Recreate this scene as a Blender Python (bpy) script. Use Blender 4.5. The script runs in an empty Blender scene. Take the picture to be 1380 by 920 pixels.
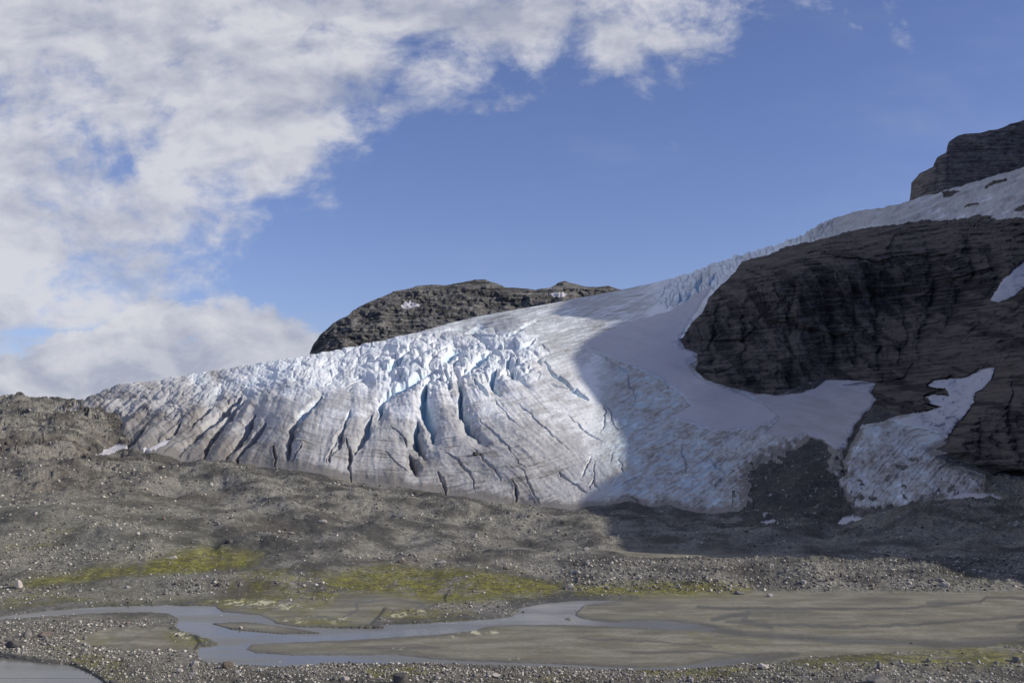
import bpy, math, random
import numpy as np
from mathutils import Vector

random.seed(7)
F32 = np.float32
# ------------------------------------------------------------------ camera geometry
FOC = 1480.0                      # focal length in photo pixels (1380 wide)
CAM_H = 25.0
PITCH = math.atan(140.0 / FOC)    # camera looks slightly upward
CT, ST = math.cos(PITCH), math.sin(PITCH)

def P(px, py, Y):
    """world point seen at photo position (px, py) at forward distance Y"""
    a = (px - 690.0) / FOC
    b = (460.0 - py) / FOC
    k = Y / (CT - b * ST)
    return a * k, Y, CAM_H + (ST + b * CT) * k

def proj(X, Y, Z):
    z = Z - CAM_H
    f = Y * CT + z * ST
    u = -Y * ST + z * CT
    return 690.0 + FOC * X / f, 460.0 - FOC * u / f

def py_of(Y, z):
    m = (z - CAM_H) / Y
    return 460.0 - FOC * np.tan(np.arctan(m) - PITCH)

def Y_flat(py, z=0.0):
    b = (460.0 - py) / FOC
    m = (ST + b * CT) / (CT - b * ST)
    return (z - CAM_H) / np.minimum(m, -1e-4)

# ------------------------------------------------------------------ noise
rng = np.random.RandomState(11)
PERM = rng.permutation(4096).astype(np.int32)
PERM = np.concatenate([PERM, PERM, PERM])
G = rng.normal(size=(4096, 3)); G /= np.linalg.norm(G, axis=1)[:, None]; G = G.astype(F32)
RND = rng.rand(4096, 3).astype(F32)

def _h(i, j, k):
    return PERM[(PERM[(PERM[i & 4095] + j) & 4095] + k) & 4095]

def noise(x, y, z=None):
    x = np.asarray(x, F32); y = np.asarray(y, F32)
    z = np.zeros_like(x) + F32(0.37) if z is None else np.asarray(z, F32)
    xi = np.floor(x).astype(np.int32); yi = np.floor(y).astype(np.int32); zi = np.floor(z).astype(np.int32)
    fx = x - xi; fy = y - yi; fz = z - zi
    u = fx * fx * fx * (fx * (fx * 6 - 15) + 10)
    v = fy * fy * fy * (fy * (fy * 6 - 15) + 10)
    w = fz * fz * fz * (fz * (fz * 6 - 15) + 10)
    def c(a, b, d):
        g = G[_h(xi + a, yi + b, zi + d)]
        return g[..., 0] * (fx - a) + g[..., 1] * (fy - b) + g[..., 2] * (fz - d)
    def l(p, q, t): return p + (q - p) * t
    r = l(l(l(c(0,0,0), c(1,0,0), u), l(c(0,1,0), c(1,1,0), u), v),
          l(l(c(0,0,1), c(1,0,1), u), l(c(0,1,1), c(1,1,1), u), v), w)
    return r * 1.6

def fbm(x, y, z=None, octv=4, gain=0.5, ridged=False):
    a, s, t = 1.0, 0.0, 0.0
    f = 1.0
    for o in range(octv):
        n = noise(x * f + o * 17.3, y * f - o * 9.1, None if z is None else z * f + o * 5.7)
        if ridged: n = 1 - 2 * np.abs(n)
        s = s + a * n; t += a
        a *= gain; f *= 2.03
    return s / t

def worley(x, y):
    """F1, F2 and a random value of the nearest cell"""
    x = np.asarray(x, F32); y = np.asarray(y, F32)
    xi = np.floor(x).astype(np.int32); yi = np.floor(y).astype(np.int32)
    f1 = np.full(x.shape, 9.0, F32); f2 = f1.copy(); r = np.zeros_like(f1)
    for a in (-1, 0, 1):
        for b in (-1, 0, 1):
            h = _h(xi + a, yi + b, 7)
            p = RND[h]
            d = np.hypot(xi + a + p[..., 0] - x, yi + b + p[..., 1] - y)
            near = d < f1
            f2 = np.where(near, f1, np.minimum(f2, d))
            r = np.where(near, p[..., 2], r)
            f1 = np.minimum(f1, d)
    return f1, f2, r

def sstep(a, b, x):
    t = np.clip((x - a) / (b - a), 0, 1)
    return t * t * (3 - 2 * t)

def sdf(poly, px, py, margin=30, outside=-99.0):
    """signed distance in photo pixels, positive inside the outline"""
    poly = np.array(poly, F32)
    out = np.full(px.shape, outside, F32)
    lo = poly.min(0) - margin; hi = poly.max(0) + margin
    m = (px > lo[0]) & (px < hi[0]) & (py > lo[1]) & (py < hi[1])
    x = px[m]; y = py[m]
    d = np.full(x.shape, 1e9, F32); ins = np.zeros(x.shape, bool)
    n = len(poly)
    for i in range(n):
        ax, ay = poly[i]; bx, by = poly[(i + 1) % n]
        ex, ey = bx - ax, by - ay
        t = np.clip(((x - ax) * ex + (y - ay) * ey) / (ex * ex + ey * ey + 1e-9), 0, 1)
        d = np.minimum(d, (x - ax - t * ex) ** 2 + (y - ay - t * ey) ** 2)
        if by != ay:
            c = ((ay > y) != (by > y)) & (x < (bx - ax) * (y - ay) / (by - ay) + ax)
            ins ^= c
    d = np.sqrt(d)
    out[m] = np.where(ins, d, -d)
    return out

def line_dist(pts, px, py, margin=20):
    pts = np.array(pts, F32)
    lo = pts.min(0) - margin; hi = pts.max(0) + margin
    m = np.nonzero((px > lo[0]) & (px < hi[0]) & (py > lo[1]) & (py < hi[1]))
    x = px[m]; y = py[m]
    seg = np.hypot(*(pts[1:] - pts[:-1]).T); cum = np.concatenate([[0], np.cumsum(seg)]); tot = cum[-1]
    d = np.full(x.shape, 1e9, F32); tt = np.zeros(x.shape, F32)
    for i in range(len(pts) - 1):
        ax, ay = pts[i]; bx, by = pts[i + 1]
        ex, ey = bx - ax, by - ay
        t = np.clip(((x - ax) * ex + (y - ay) * ey) / (ex * ex + ey * ey + 1e-9), 0, 1)
        dd = np.hypot(x - ax - t * ex, y - ay - t * ey)
        nn = dd < d
        tt = np.where(nn, (cum[i] + t * seg[i]) / tot, tt); d = np.minimum(d, dd)
    return m, d, tt

# ------------------------------------------------------------------ the lie of the land: distance for each photo position
CTRL = """-260 790 195,-260 740 225,-260 690 270,-260 640 350,-260 600 430,-260 560 540,-260 545 620
0 795 190,0 760 208,0 700 262,0 650 330,0 600 420,0 565 520,0 540 600
100 795 188,100 740 224,100 690 276,100 640 350,100 600 440,100 560 545
200 795 188,200 740 225,200 690 282,200 640 362,200 610 440
330 795 188,330 740 232,330 690 285,330 650 360
450 795 189,450 780 199,450 740 235,450 700 290,450 665 360
650 795 189,650 780 199,650 750 240,650 710 310,650 680 375
800 795 190,800 775 206,800 745 243,800 710 312,800 690 362
950 795 190,950 780 198,950 757 224,950 747 250,950 742 262,950 720 300,950 698 355
1100 795 190,1100 780 197,1100 755 226,1100 748 248,1100 735 275,1100 715 318
1250 795 190,1250 785 195,1250 765 211,1250 750 240,1250 720 280,1250 690 325
1380 800 186,1380 785 198,1380 760 225,1380 720 268,1380 680 330,1380 640 390
1600 800 186,1600 740 235,1600 680 300,1600 600 380,1600 500 440,1600 400 500,1600 280 600,1600 200 760
1750 800 186,1750 600 370,1750 300 560,1750 200 700
150 600 490,250 622 460,350 632 430,480 652 400,600 668 390,700 683 378,780 686 370,860 677 375
170 560 560,250 580 520,250 540 570,250 510 640,250 495 720,400 600 455,400 550 510,400 500 600,400 482 680
560 620 435,560 570 470,560 520 520,560 490 580,560 465 680,560 450 780,480 468 740
700 640 410,700 590 445,700 540 490,700 500 550,700 460 650,700 430 780,700 417 900,640 430 860
830 395 1000,830 420 820,830 450 700,830 500 570,830 550 500,830 600 450,830 650 400
170 518 620,100 545 600,170 500 680
950 660 398,950 600 450,950 560 500,950 520 560,900 480 620,880 440 690,900 400 760,920 370 880,860 420 770
930 465 645,945 505 600,1000 529 572,1060 533 560,1110 515 570,1180 520 540
1050 575 495,1000 620 430,1080 650 385,1000 690 358,1150 700 336,1200 640 395,1180 570 468,1230 600 430,1300 660 365,1230 550 490,1280 512 510
960 405 672,1000 365 692,1000 430 640,1000 490 600,1060 345 680,1060 440 612,1060 500 578,1110 325 690,1110 430 610,1110 490 582
1200 310 676,1200 400 612,1200 470 568,1290 304 655,1290 400 575,1290 470 525,1380 299 628,1380 400 535,1380 500 458,1320 560 445,1280 608 425,1380 600 415
980 352 800,1050 329 800,1120 300 800,1200 278 800,1270 262 830,1380 225 860,1380 265 730,1200 296 725,1290 290 720
1500 180 850,1500 285 650"""
C = np.array([[float(v) for v in t.split()] for l in CTRL.split("\n") for t in l.split(",")])
MQC = 14.0
def _phi(dx, dy): return np.sqrt(dx * dx + dy * dy + MQC * MQC)
SX, SY = 1.0, 1.6
_A = _phi((C[:, 0][:, None] - C[:, 0][None]) * SX, (C[:, 1][:, None] - C[:, 1][None]) * SY)
_n = len(C)
_M = np.zeros((_n + 3, _n + 3)); _M[:_n, :_n] = _A + np.eye(_n) * -2.0
_Q = np.stack([np.ones(_n), C[:, 0] / 1000, C[:, 1] / 1000], 1)
_M[:_n, _n:] = _Q; _M[_n:, :_n] = _Q.T
_W = np.linalg.solve(_M, np.concatenate([np.log(C[:, 2]), np.zeros(3)]))

def rbf(px, py):
    s = _W[_n] + _W[_n + 1] * px / 1000 + _W[_n + 2] * py / 1000
    for i in range(_n):
        s = s + _W[i] * _phi((px - C[i, 0]) * SX, (py - C[i, 1]) * SY)
    return np.exp(s)

def depth(px, py):
    px = np.asarray(px, float); py = np.asarray(py, float)
    yr = rbf(px, np.minimum(py, 812))
    yf = Y_flat(np.maximum(py, 720))
    t = sstep(786, 804, py)
    return np.exp(np.log(yr) * (1 - t) + np.log(yf) * t)

# skyline of the near land and ice
SKY = [(-620, 575), (-260, 548), (-80, 542), (0, 539), (20, 538), (60, 541), (110, 542), (140, 529), (168, 517), (210, 513), (250, 506), (300, 499), (330, 493), (370, 487),
       (420, 478), (480, 468), (520, 459), (560, 449), (600, 438), (650, 426), (700, 417), (740, 410), (790, 400), (830, 393), (870, 384), (920, 371),
       (950, 359), (980, 348), (1020, 336), (1050, 328), (1085, 314), (1100, 305), (1120, 295), (1160, 284), (1200, 277), (1230, 268), (1270, 258), (1320, 243),
       (1380, 225), (1500, 190), (1640, 160)]
SKY = np.array(SKY, float)

# ------------------------------------------------------------------ outlines of ice, snow, rock, water (photo positions, carried onto the land by depth())
ICE = [(66, 558), (100, 549), (118, 541), (136, 520), (168, 480), (400, 440), (840, 340), (1100, 240), (1420, 150), (1760, 60), (1760, 290), (1380, 293), (1345, 296), (1320, 290), (1280, 298), (1240, 297),
       (1200, 304), (1150, 310), (1110, 322), (1060, 333), (1030, 345), (1000, 352), (990, 368), (970, 385), (955, 400), (945, 420), (930, 437), (915, 462),
       (920, 470), (940, 478), (938, 490), (935, 500), (950, 512), (980, 522), (1010, 530), (1045, 534), (1080, 530), (1100, 523), (1112, 513), (1140, 512),
       (1178, 518), (1172, 530), (1180, 540), (1165, 556), (1150, 572), (1140, 600), (1128, 636), (1124, 642), (1112, 640), (1120, 622), (1116, 600), (1092, 588), (1070, 608), (1040, 622), (1012, 636), (1006, 690),
       (960, 692), (930, 690), (900, 679), (880, 684), (850, 676), (800, 681), (775, 686), (740, 685), (700, 682), (650, 674), (600, 667), (540, 656), (480, 650),
       (440, 640), (395, 632), (350, 630), (325, 622), (305, 616), (290, 620), (262, 625), (245, 622), (232, 616), (190, 608), (168, 606), (176, 595), (160, 580), (166, 565), (150, 556), (120, 553)]
DEBRIS_ICE = [(1010, 694), (1090, 716), (1125, 700), (1120, 670), (1105, 668), (1085, 676), (1050, 690)]
TONGUE = [(1160, 573), (1190, 569), (1200, 561), (1240, 556), (1255, 550), (1240, 546), (1235, 537), (1250, 533), (1262, 536), (1260, 527), (1242, 522), (1248, 514),
          (1290, 511), (1304, 501), (1322, 497), (1317, 515), (1300, 530), (1295, 545), (1275, 570), (1256, 592), (1254, 605), (1268, 613), (1275, 625),
          (1310, 638), (1328, 645), (1325, 664), (1300, 672), (1262, 676), (1240, 683), (1200, 690), (1175, 692), (1150, 690), (1132, 666), (1128, 650), (1140, 612), (1152, 590)]
APRON = [(783, 462), (815, 449), (845, 436), (880, 426), (910, 416), (930, 400), (962, 384), (950, 402), (936, 422), (916, 455), (922, 470), (940, 478), (926, 490),
         (935, 506), (960, 519), (1000, 533), (1030, 545), (1048, 562), (1040, 573), (1000, 580), (960, 582), (905, 561), (932, 548), (915, 528), (880, 505), (850, 494), (820, 480), (795, 471)]
BASIN = [(1004, 531), (1045, 534), (1080, 530), (1100, 523), (1112, 513), (1140, 512), (1178, 518), (1172, 530), (1180, 540), (1165, 556), (1150, 572), (1141, 600), (1128, 608), (1112, 594),
         (1092, 586), (1060, 592), (1030, 586), (1042, 575), (1050, 562), (1032, 546)]
SNOWS = [  # outline, thickness, label
    (APRON, 0.9, "broad smooth white snow apron draped over the shaded glacier left of the cliff foot"),
    (BASIN, 0.6, "dull grey snow basin filling the hollow directly under the tall cliff"),
    ([(1240, 546), (1235, 537), (1250, 533), (1262, 536), (1260, 527), (1242, 522), (1248, 514), (1290, 511), (1304, 501), (1322, 497), (1317, 515), (1300, 530), (1295, 545), (1275, 570), (1256, 590), (1240, 582), (1212, 572), (1200, 566), (1240, 556), (1255, 550)], 0.5,
     "narrow jagged snow gully climbing between the dark rocks above the right ice tongue"),
    ([(1128, 706), (1135, 699), (1150, 697), (1170, 700), (1190, 692), (1222, 688), (1210, 698), (1180, 706), (1150, 709), (1132, 714)], 0.5,
     "small bright white snow patch lying below the right ice tongue on dark scree"),
    ([(1275, 672), (1300, 664), (1325, 666), (1356, 673), (1320, 677), (1290, 675)], 0.4,
     "thin pointed snow strip at the right lower tip of the ice tongue"),
    ([(131, 612), (143, 606), (156, 601), (171, 600), (172, 604), (158, 609), (142, 614)], 0.12,
     "little sunlit snow patch at the far left corner of the glacier foot"),
    ([(190, 605), (205, 600), (222, 590), (232, 592), (222, 602), (205, 608)], 0.4,
     "sunlit snow sliver tucked against the dirty ice at the glacier's left foot"),
    ([(1334, 405), (1345, 386), (1362, 366), (1390, 345), (1440, 325), (1440, 372), (1382, 384), (1364, 400), (1342, 409)], 0.6,
     "slanting snow patch high on the dark cliff at the right edge"),
    ([(1024, 706), (1040, 701), (1056, 706), (1040, 711)], 0.3,
     "tiny dusty snow remnant at the foot of the shaded debris covered ice"),
]
NAMES_SNOW = "snow_patch"
WATER = [
    [(-620, 828), (0, 829), (60, 822), (120, 817), (180, 815), (230, 814), (290, 816), (300, 824), (350, 828), (372, 838), (400, 841), (460, 844), (500, 842), (527, 840), (579, 838), (620, 835), (649, 833), (677, 824), (704, 817), (736, 811),
     (771, 808), (830, 805), (860, 806), (815, 812), (788, 815), (776, 829), (790, 834), (826, 838), (860, 836), (900, 836), (942, 840), (1004, 854), (1074, 857), (1178, 862), (1230, 864), (1283, 865), (1352, 860), (1380, 855), (1500, 845), (1500, 852), (1380, 861),
     (1318, 870), (1265, 873), (1230, 867), (1143, 865), (1056, 860), (987, 855), (942, 849), (900, 848), (858, 845), (760, 842), (700, 842), (663, 843), (631, 851), (590, 855), (544, 858), (480, 862), (440, 864),
     (380, 866), (340, 868), (332, 874), (345, 879), (400, 882), (470, 882), (530, 881), (560, 884), (607, 889), (684, 892), (753, 894), (823, 898), (870, 899), (920, 897), (970, 888), (1039, 882), (1074, 881), (1040, 889), (987, 897), (900, 903), (823, 902), (753, 898), (684, 896),
     (607, 895), (540, 896), (460, 895), (400, 899), (330, 899), (290, 896), (268, 890), (266, 878), (270, 870), (293, 868), (280, 862), (242, 850), (236, 842), (240, 834), (228, 828), (190, 826), (130, 827), (60, 832), (0, 837), (-620, 842)],
]
POND = [(-700, 884), (0, 884), (25, 888), (60, 893), (95, 895), (120, 905), (138, 916), (150, 930), (120, 960), (0, 1000), (-700, 1060)]
ISLES = [[(286, 840), (330, 837), (395, 846), (432, 853), (380, 854), (312, 848)], [(640, 830), (672, 826), (700, 822), (690, 829), (650, 834)], [(470, 872), (560, 868), (600, 874), (520, 876)], [(362, 831), (400, 828), (440, 830), (466, 836), (500, 842), (520, 846), (450, 846), (400, 844), (372, 840)]]
MUD = [
    [(280, 840), (330, 835), (400, 846), (436, 853), (380, 856), (308, 849)], [(466, 872), (560, 866), (604, 874), (520, 878)],
    [(790, 812), (860, 803), (1000, 797), (1240, 797), (1420, 797), (1700, 800), (1700, 850), (1380, 864), (1300, 876), (1200, 880), (1100, 886), (1000, 896), (920, 906), (700, 899), (440, 890), (330, 880), (330, 866), (440, 862), (560, 850), (700, 836), (780, 826)],
    [(95, 862), (150, 850), (230, 848), (262, 857), (270, 868), (262, 876), (180, 880), (120, 872)],
    [(280, 812), (440, 810), (600, 808), (570, 822), (520, 820), (500, 842), (440, 848), (300, 838), (230, 830)],
    [(455, 800), (520, 795), (600, 800), (600, 812), (500, 820), (440, 818)],
    [(826, 738), (860, 738), (900, 740), (1040, 747), (1120, 752), (1100, 755), (1000, 751), (900, 749), (850, 746)],
]
MOSS = [
    ([(20, 792), (50, 782), (120, 772), (180, 765), (188, 770), (130, 780), (60, 789)], 1.0),
    ([(190, 776), (200, 760), (225, 752), (250, 748), (275, 745), (290, 738), (300, 745), (352, 751), (335, 764), (300, 768), (250, 773)], 1.1),
    ([(-100, 806), (40, 799), (100, 807), (200, 811), (260, 812), (240, 818), (100, 819), (-100, 818)], 0.6),
    ([(265, 815), (330, 807), (440, 800), (470, 795), (440, 814), (400, 824), (300, 821)], 0.8),
    ([(370, 832), (410, 829), (460, 836), (500, 842), (450, 845), (390, 841)], 0.7),
    ([(225, 858), (248, 850), (275, 855), (296, 863), (270, 870), (235, 866)], 0.8),
    ([(435, 778), (500, 764), (560, 768), (640, 772), (700, 780), (770, 790), (740, 800), (660, 808), (600, 814), (560, 805), (480, 795), (440, 792)], 0.95),
    ([(505, 826), (560, 820), (620, 822), (640, 832), (600, 839), (540, 837)], 0.7),
    ([(300, 788), (380, 768), (440, 772), (500, 780), (500, 800), (400, 806), (320, 800)], 0.62), ([(580, 742), (640, 752), (720, 768), (700, 776), (600, 764)], .35),
    ([(775, 790), (900, 791), (1010, 794), (980, 800), (860, 802), (780, 800)], 1.1),
    ([(495, 907), (560, 897), (600, 906), (560, 916), (500, 920)], 0.9),
    ([(85, 889), (135, 888), (160, 898), (165, 922), (130, 912), (110, 898)], 0.8),
    ([(1000, 901), (1100, 892), (1200, 884), (1380, 866), (1450, 866), (1450, 900), (1200, 905), (1050, 912)], 0.75),
    ([(850, 904), (940, 900), (1000, 896), (1010, 912), (940, 920), (860, 914)], 0.8),
    ([(930, 853), (980, 858), (1032, 867), (1010, 873), (960, 868)], 0.6),
    ([(-20, 740), (20, 735), (90, 720), (110, 724), (60, 740), (0, 752)], 0.45),
    ([(640, 915), (700, 905), (800, 915), (800, 940), (640, 940)], 0.5),
    ([(1240, 768), (1330, 775), (1350, 790), (1280, 790)], 0.3),
    ([(40, 868), (110, 858), (150, 862), (120, 880), (60, 880)], 0.5),
]
PALE = [[(282, 811), (330, 808), (400, 814), (425, 820), (380, 822), (320, 817)], [(370, 834), (420, 829), (450, 836), (400, 840)], [(520, 825), (570, 822), (575, 829), (530, 835)],
        [(605, 857), (628, 850), (670, 850), (678, 853), (640, 856), (610, 860)], [(225, 852), (250, 851), (285, 860), (250, 862)], [(525, 873), (545, 872), (540, 876)], [(684, 888), (700, 886), (700, 891)], [(450, 830), (475, 832), (470, 842), (445, 842)]]
WETLINES = [([(940, 818), (1020, 821), (1100, 820), (1200, 821), (1300, 813)], 2.2), ([(1500, 828), (1380, 832), (1300, 836), (1240, 842), (1150, 845), (1050, 842), (980, 838)], 2.4),
            ([(960, 835), (985, 829), (1010, 826), (1000, 836), (1040, 845)], 3.5), ([(1250, 812), (1320, 812), (1330, 804), (1380, 806)], 2.0),
            ([(1385, 838), (1372, 845), (1385, 850)], 4), ([(460, 835), (482, 822), (480, 812), (540, 808), (570, 815), (560, 822)], 1.6), ([(400, 800), (402, 778), (398, 765)], 1.2),
            ([(850, 880), (950, 878), (1020, 884)], 1.6), ([(780, 860), (900, 866), (960, 872)], 1.2)]

# crevasses: line, half width px, depth m
CREV = [
    ([(577, 512), (572, 530), (573, 545), (581, 570), (583, 596)], 5, 8), ([(563, 565), (561, 580), (562, 600), (573, 618)], 5, 8), ([(554, 613), (556, 628), (563, 643)], 4, 5),
    ([(615, 512), (618, 530), (622, 548), (631, 574), (646, 595)], 4.6, 8), ([(588, 498), (560, 508), (530, 524), (517, 540), (510, 562)], 5, 8),
    ([(436, 534), (420, 545), (404, 562), (393, 580), (390, 600), (391, 621)], 3.6, 6), ([(471, 554), (463, 575), (459, 600), (450, 616), (442, 628)], 2.4, 4),
    ([(466, 594), (472, 615), (472, 648)], 2.4, 4), ([(500, 558), (493, 582), (486, 598), (478, 614)], 3.2, 5),
    ([(664, 532), (673, 549), (684, 562), (703, 580)], 1.1, 1.6), ([(734, 487), (742, 497), (752, 508), (772, 526), (794, 540)], 2.6, 4),
    ([(636, 605), (650, 622), (663, 635), (678, 654)], 1.3, 1.6), ([(700, 634), (713, 656), (728, 680)], 1.1, 1.4), ([(600, 615), (618, 626), (633, 642), (640, 665)], 1.6, 2),
    ([(346, 556), (334, 575), (322, 594), (305, 615)], 4.2, 7), ([(360, 568), (346, 586), (332, 600), (318, 622)], 3.2, 6), ([(326, 542), (312, 556), (300, 572), (286, 594), (274, 617)], 4.4, 7),
    ([(326, 536), (305, 552), (288, 566), (266, 588), (246, 607)], 4.6, 7), ([(243, 574), (232, 586), (219, 594), (200, 602), (190, 608)], 3.4, 5), ([(198, 576), (186, 588), (176, 597), (168, 606)], 3, 5),
    ([(371, 600), (369, 615), (371, 631)], 1.6, 2.5), ([(407, 602), (402, 612), (396, 622)], 1.5, 2.5), ([(462, 574), (455, 598), (440, 628)], 1.6, 2.5), ([(290, 548), (270, 562), (255, 576)], 3, 4),
    ([(668, 500), (664, 512), (668, 524), (676, 532)], 3.2, 6), ([(652, 488), (640, 496), (628, 505)], 3.2, 5), ([(620, 470), (606, 478), (598, 488)], 4, 5), ([(660, 475), (648, 486), (640, 496)], 5, 6),
    ([(600, 500), (608, 516), (604, 526)], 2, 3), ([(690, 480), (682, 490), (692, 504), (712, 520)], 3.5, 5), ([(545, 478), (532, 492), (520, 500)], 3.5, 5), ([(636, 512), (650, 526), (656, 536)], 2, 3.5),
    ([(632, 452), (660, 455), (690, 456)], 1.2, 3), ([(590, 448), (640, 440), (660, 436)], 1.5, 3), ([(672, 456), (690, 450), (706, 443)], 2.6, 4), ([(704, 443), (716, 437), (724, 433)], 2.0, 3), ([(625, 452), (640, 445), (658, 441)], 2.4, 3),
    ([(680, 473), (700, 470), (714, 465), (724, 458)], 2, 3), ([(520, 610), (530, 625), (548, 640)], 1.2, 2), ([(528, 575), (540, 590), (550, 602)], 1.0, 2),
    ([(807, 478), (818, 488), (830, 495), (845, 502)], 1.5, 3), ([(730, 515), (760, 523), (790, 532)], 1.0, 1.5), ([(690, 540), (715, 560), (745, 590), (765, 610)], .9, 1.0), ([(765, 560), (790, 585), (815, 600)], .9, 1.0),
    ([(640, 560), (680, 600), (710, 640)], .9, 1.0), ([(930, 392), (926, 404), (922, 412)], 3, 6), ([(945, 372), (940, 384), (945, 396)], 3, 6), ([(915, 392), (918, 402), (912, 410)], 2.6, 5), ([(962, 368), (957, 380), (962, 390)], 2.6, 5),
    ([(590, 640), (598, 655), (600, 668)], 2, 2.5), ([(690, 650), (697, 665), (694, 680)], 2, 2.5), ([(752, 640), (770, 655), (790, 668)], 1.5, 2)]
for k in range(16):   # fine cracks through the shaded ice and the sunlit lobe
    x = random.uniform(790, 1000); y = random.uniform(505, 675)
    a = random.uniform(0.2, 2.6); L = random.uniform(14, 45)
    CREV.append(([(x, y), (x + L * .5 * math.cos(a) + random.uniform(-3, 3), y + L * .5 * math.sin(a)), (x + L * math.cos(a), y + L * math.sin(a))], random.uniform(.8, 1.3), random.uniform(.8, 1.6)))

# ------------------------------------------------------------------ the relief grid
cols = np.concatenate([np.linspace(-620, -30, 110, endpoint=False), np.linspace(-30, 1410, 1441), np.linspace(1413, 1640, 76)])
NR = 700
top = np.interp(cols, SKY[:, 0], SKY[:, 1])
BOT = 1010.0
t = np.linspace(0, 1, NR)
PX = np.repeat(cols[None], NR, 0)
PY = BOT + (top[None] - BOT) * (t[:, None])
Yd = depth(PX, PY)
X, Y, Z = P(PX, PY, Yd)
pxs = (PX + 3.0 * fbm(PX / 22, PY / 16, octv=3)).astype(F32)
pys = (PY + 2.4 * fbm(PX / 19 + 40, PY / 13, octv=3)).astype(F32)
rag = np.exp(-((PX - 1065) / 75) ** 2 - ((PY - 655) / 55) ** 2) + .8 * np.exp(-((PX - 1200) / 60) ** 2 - ((PY - 655) / 38) ** 2) + .6 * sstep(260, 120, PX) * sstep(620, 590, PY)
pxs = (pxs + rag * 26 * fbm(PX / 15 + 7, PY / 13, octv=4)).astype(F32); pys = (pys + rag * 22 * fbm(PX / 14 + 70, PY / 11, octv=4)).astype(F32)
px = PX.astype(F32); py = PY.astype(F32)
jx = (1.2 * fbm(PX / 22, PY / 16, octv=3) + px).astype(F32); jy = (.8 * fbm(PX / 19 + 40, PY / 13, octv=3) + py).astype(F32)      # gentler wobble for crisp outlines

ice = np.maximum.reduce([sdf(ICE, pxs, pys), sdf(TONGUE, pxs, pys)])
snow = [sdf(s[0], pxs, pys, 12) if i < 3 else sdf(s[0], (px + 1.6 * fbm(PX / 7, PY / 5, octv=3)).astype(F32), (py + 1.4 * fbm(PX / 6 + 9, PY / 5, octv=3)).astype(F32), 12) for i, s in enumerate(SNOWS)]
onsnow = np.maximum.reduce(snow)
is_ice = ice > 0
# rocky mass on the right, dirt and moraine elsewhere
CLIFF_POLY = [(905, 468), (950, 396), (985, 364), (1000, 350), (1060, 331), (1130, 310), (1250, 292), (1400, 288), (1760, 270), (1760, 640), (1400, 640), (1330, 640), (1290, 620), (1262, 612), (1250, 600), (1180, 545), (1150, 575), (1128, 645), (1116, 640), (1140, 580), (1176, 535), (1110, 512), (1040, 536), (980, 526), (935, 505), (930, 478)]
clf = sdf(CLIFF_POLY, pxs, pys, 20)
cliffm = sstep(-6, 8, clf)

DZ = np.zeros_like(px); DYv = np.zeros_like(px); DXv = np.zeros_like(px)
Xf, Yf, Zf = X.astype(F32), Y.astype(F32), Z.astype(F32)

# --- ground lumps
wat = np.full(px.shape, -99, F32)
for w_ in WATER: wat = np.maximum(wat, sdf(w_, jx, jy, 20))
for w_ in ISLES: wat = np.where(sdf(w_, jx, jy, 20) > 0, -np.abs(sdf(w_, jx, jy, 20)), wat)
pond = sdf(POND, jx, jy, 20)
mud = np.full(px.shape, -99, F32)
for m_ in MUD: mud = np.maximum(mud, sdf(m_, pxs, pys, 20))
flat = sstep(780, 812, py)                    # valley floor
mudm = sstep(-3, 3, mud)
gm = ~is_ice
big = fbm(Xf / 34, Yf / 48, octv=3)
mid_ = fbm(Xf / 9 + 3, Yf / 11, octv=3, ridged=True)
sml = fbm(Xf / 2.6, Yf / 3.0, Zf / 3, octv=3)
far = sstep(190, 420, Yf)
huge = fbm(Xf / 75 + 9, Yf / 90, octv=2)
lump = fbm(Xf / 16 + 11, Yf / 22, octv=3)
crater = fbm(Xf / 7 + 2, Yf / 9, octv=4)
gz = (1.1 * far * crater * (1 - flat) + 2.6 * huge * sstep(195, 300, Yf) + 1.7 * big * sstep(195, 270, Yf) + (.9 + 2.0 * far) * lump * (1 - flat) + (0.30 + 0.45 * far) * mid_ * (1 - flat) + (0.26 + 0.35 * far) * sml * (1 - flat * .55))
for pts_, hh, ww in [([(170, 655), (240, 642), (300, 639), (345, 653), (392, 682), (430, 703)], 3.2, 14), ([(-60, 660), (20, 650), (80, 646), (150, 656)], 3.0, 12), ([(440, 738), (540, 716), (640, 722)], 1.6, 14),
                     ([(600, 762), (700, 748), (790, 754)], 1.0, 10), ([(-30, 802), (150, 793), (300, 783), (430, 797)], .9, 11), ([(-60, 700), (90, 710), (200, 733), (262, 738)], 2.0, 18), ([(300, 738), (350, 728), (420, 742)], 1.6, 8),
                     ([(480, 672), (600, 692), (720, 706), (800, 716)], 2.0, 11), ([(520, 755), (600, 742), (660, 750)], .8, 8), ([(330, 690), (430, 712), (520, 700)], -1.6, 12), ([(278, 700), (290, 725), (280, 745)], -.7, 12), ([(900, 722), (1010, 730), (1100, 728)], 1.2, 9), ([(1180, 715), (1260, 700), (1340, 690)], 3.0, 12)]:
    mm, dd, tt = line_dist(pts_, pxs, pys, 45)
    gz[mm] += hh * np.exp(-(dd / ww) ** 2) * np.sin(np.clip(tt, .08, .92) * math.pi) ** .6
gz -= .5 * sstep(-16, -2, ice) * (py > 560)
gz *= sstep(.5, -8, ice)
# craggy outcrops on the left skyline hill
lh = sstep(330, 120, px) * sstep(690, 600, py)
lw1, lw2, lwr = worley((Xf + 3 * sml) / 9, (Yf * .5 + Zf * 1.5) / 11)
gz += lh * (3.6 * fbm(Xf / 20, Yf / 26, Zf / 12, octv=5, gain=.6, ridged=True) - 1.0 + 2.2 * (lwr - .5))
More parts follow.
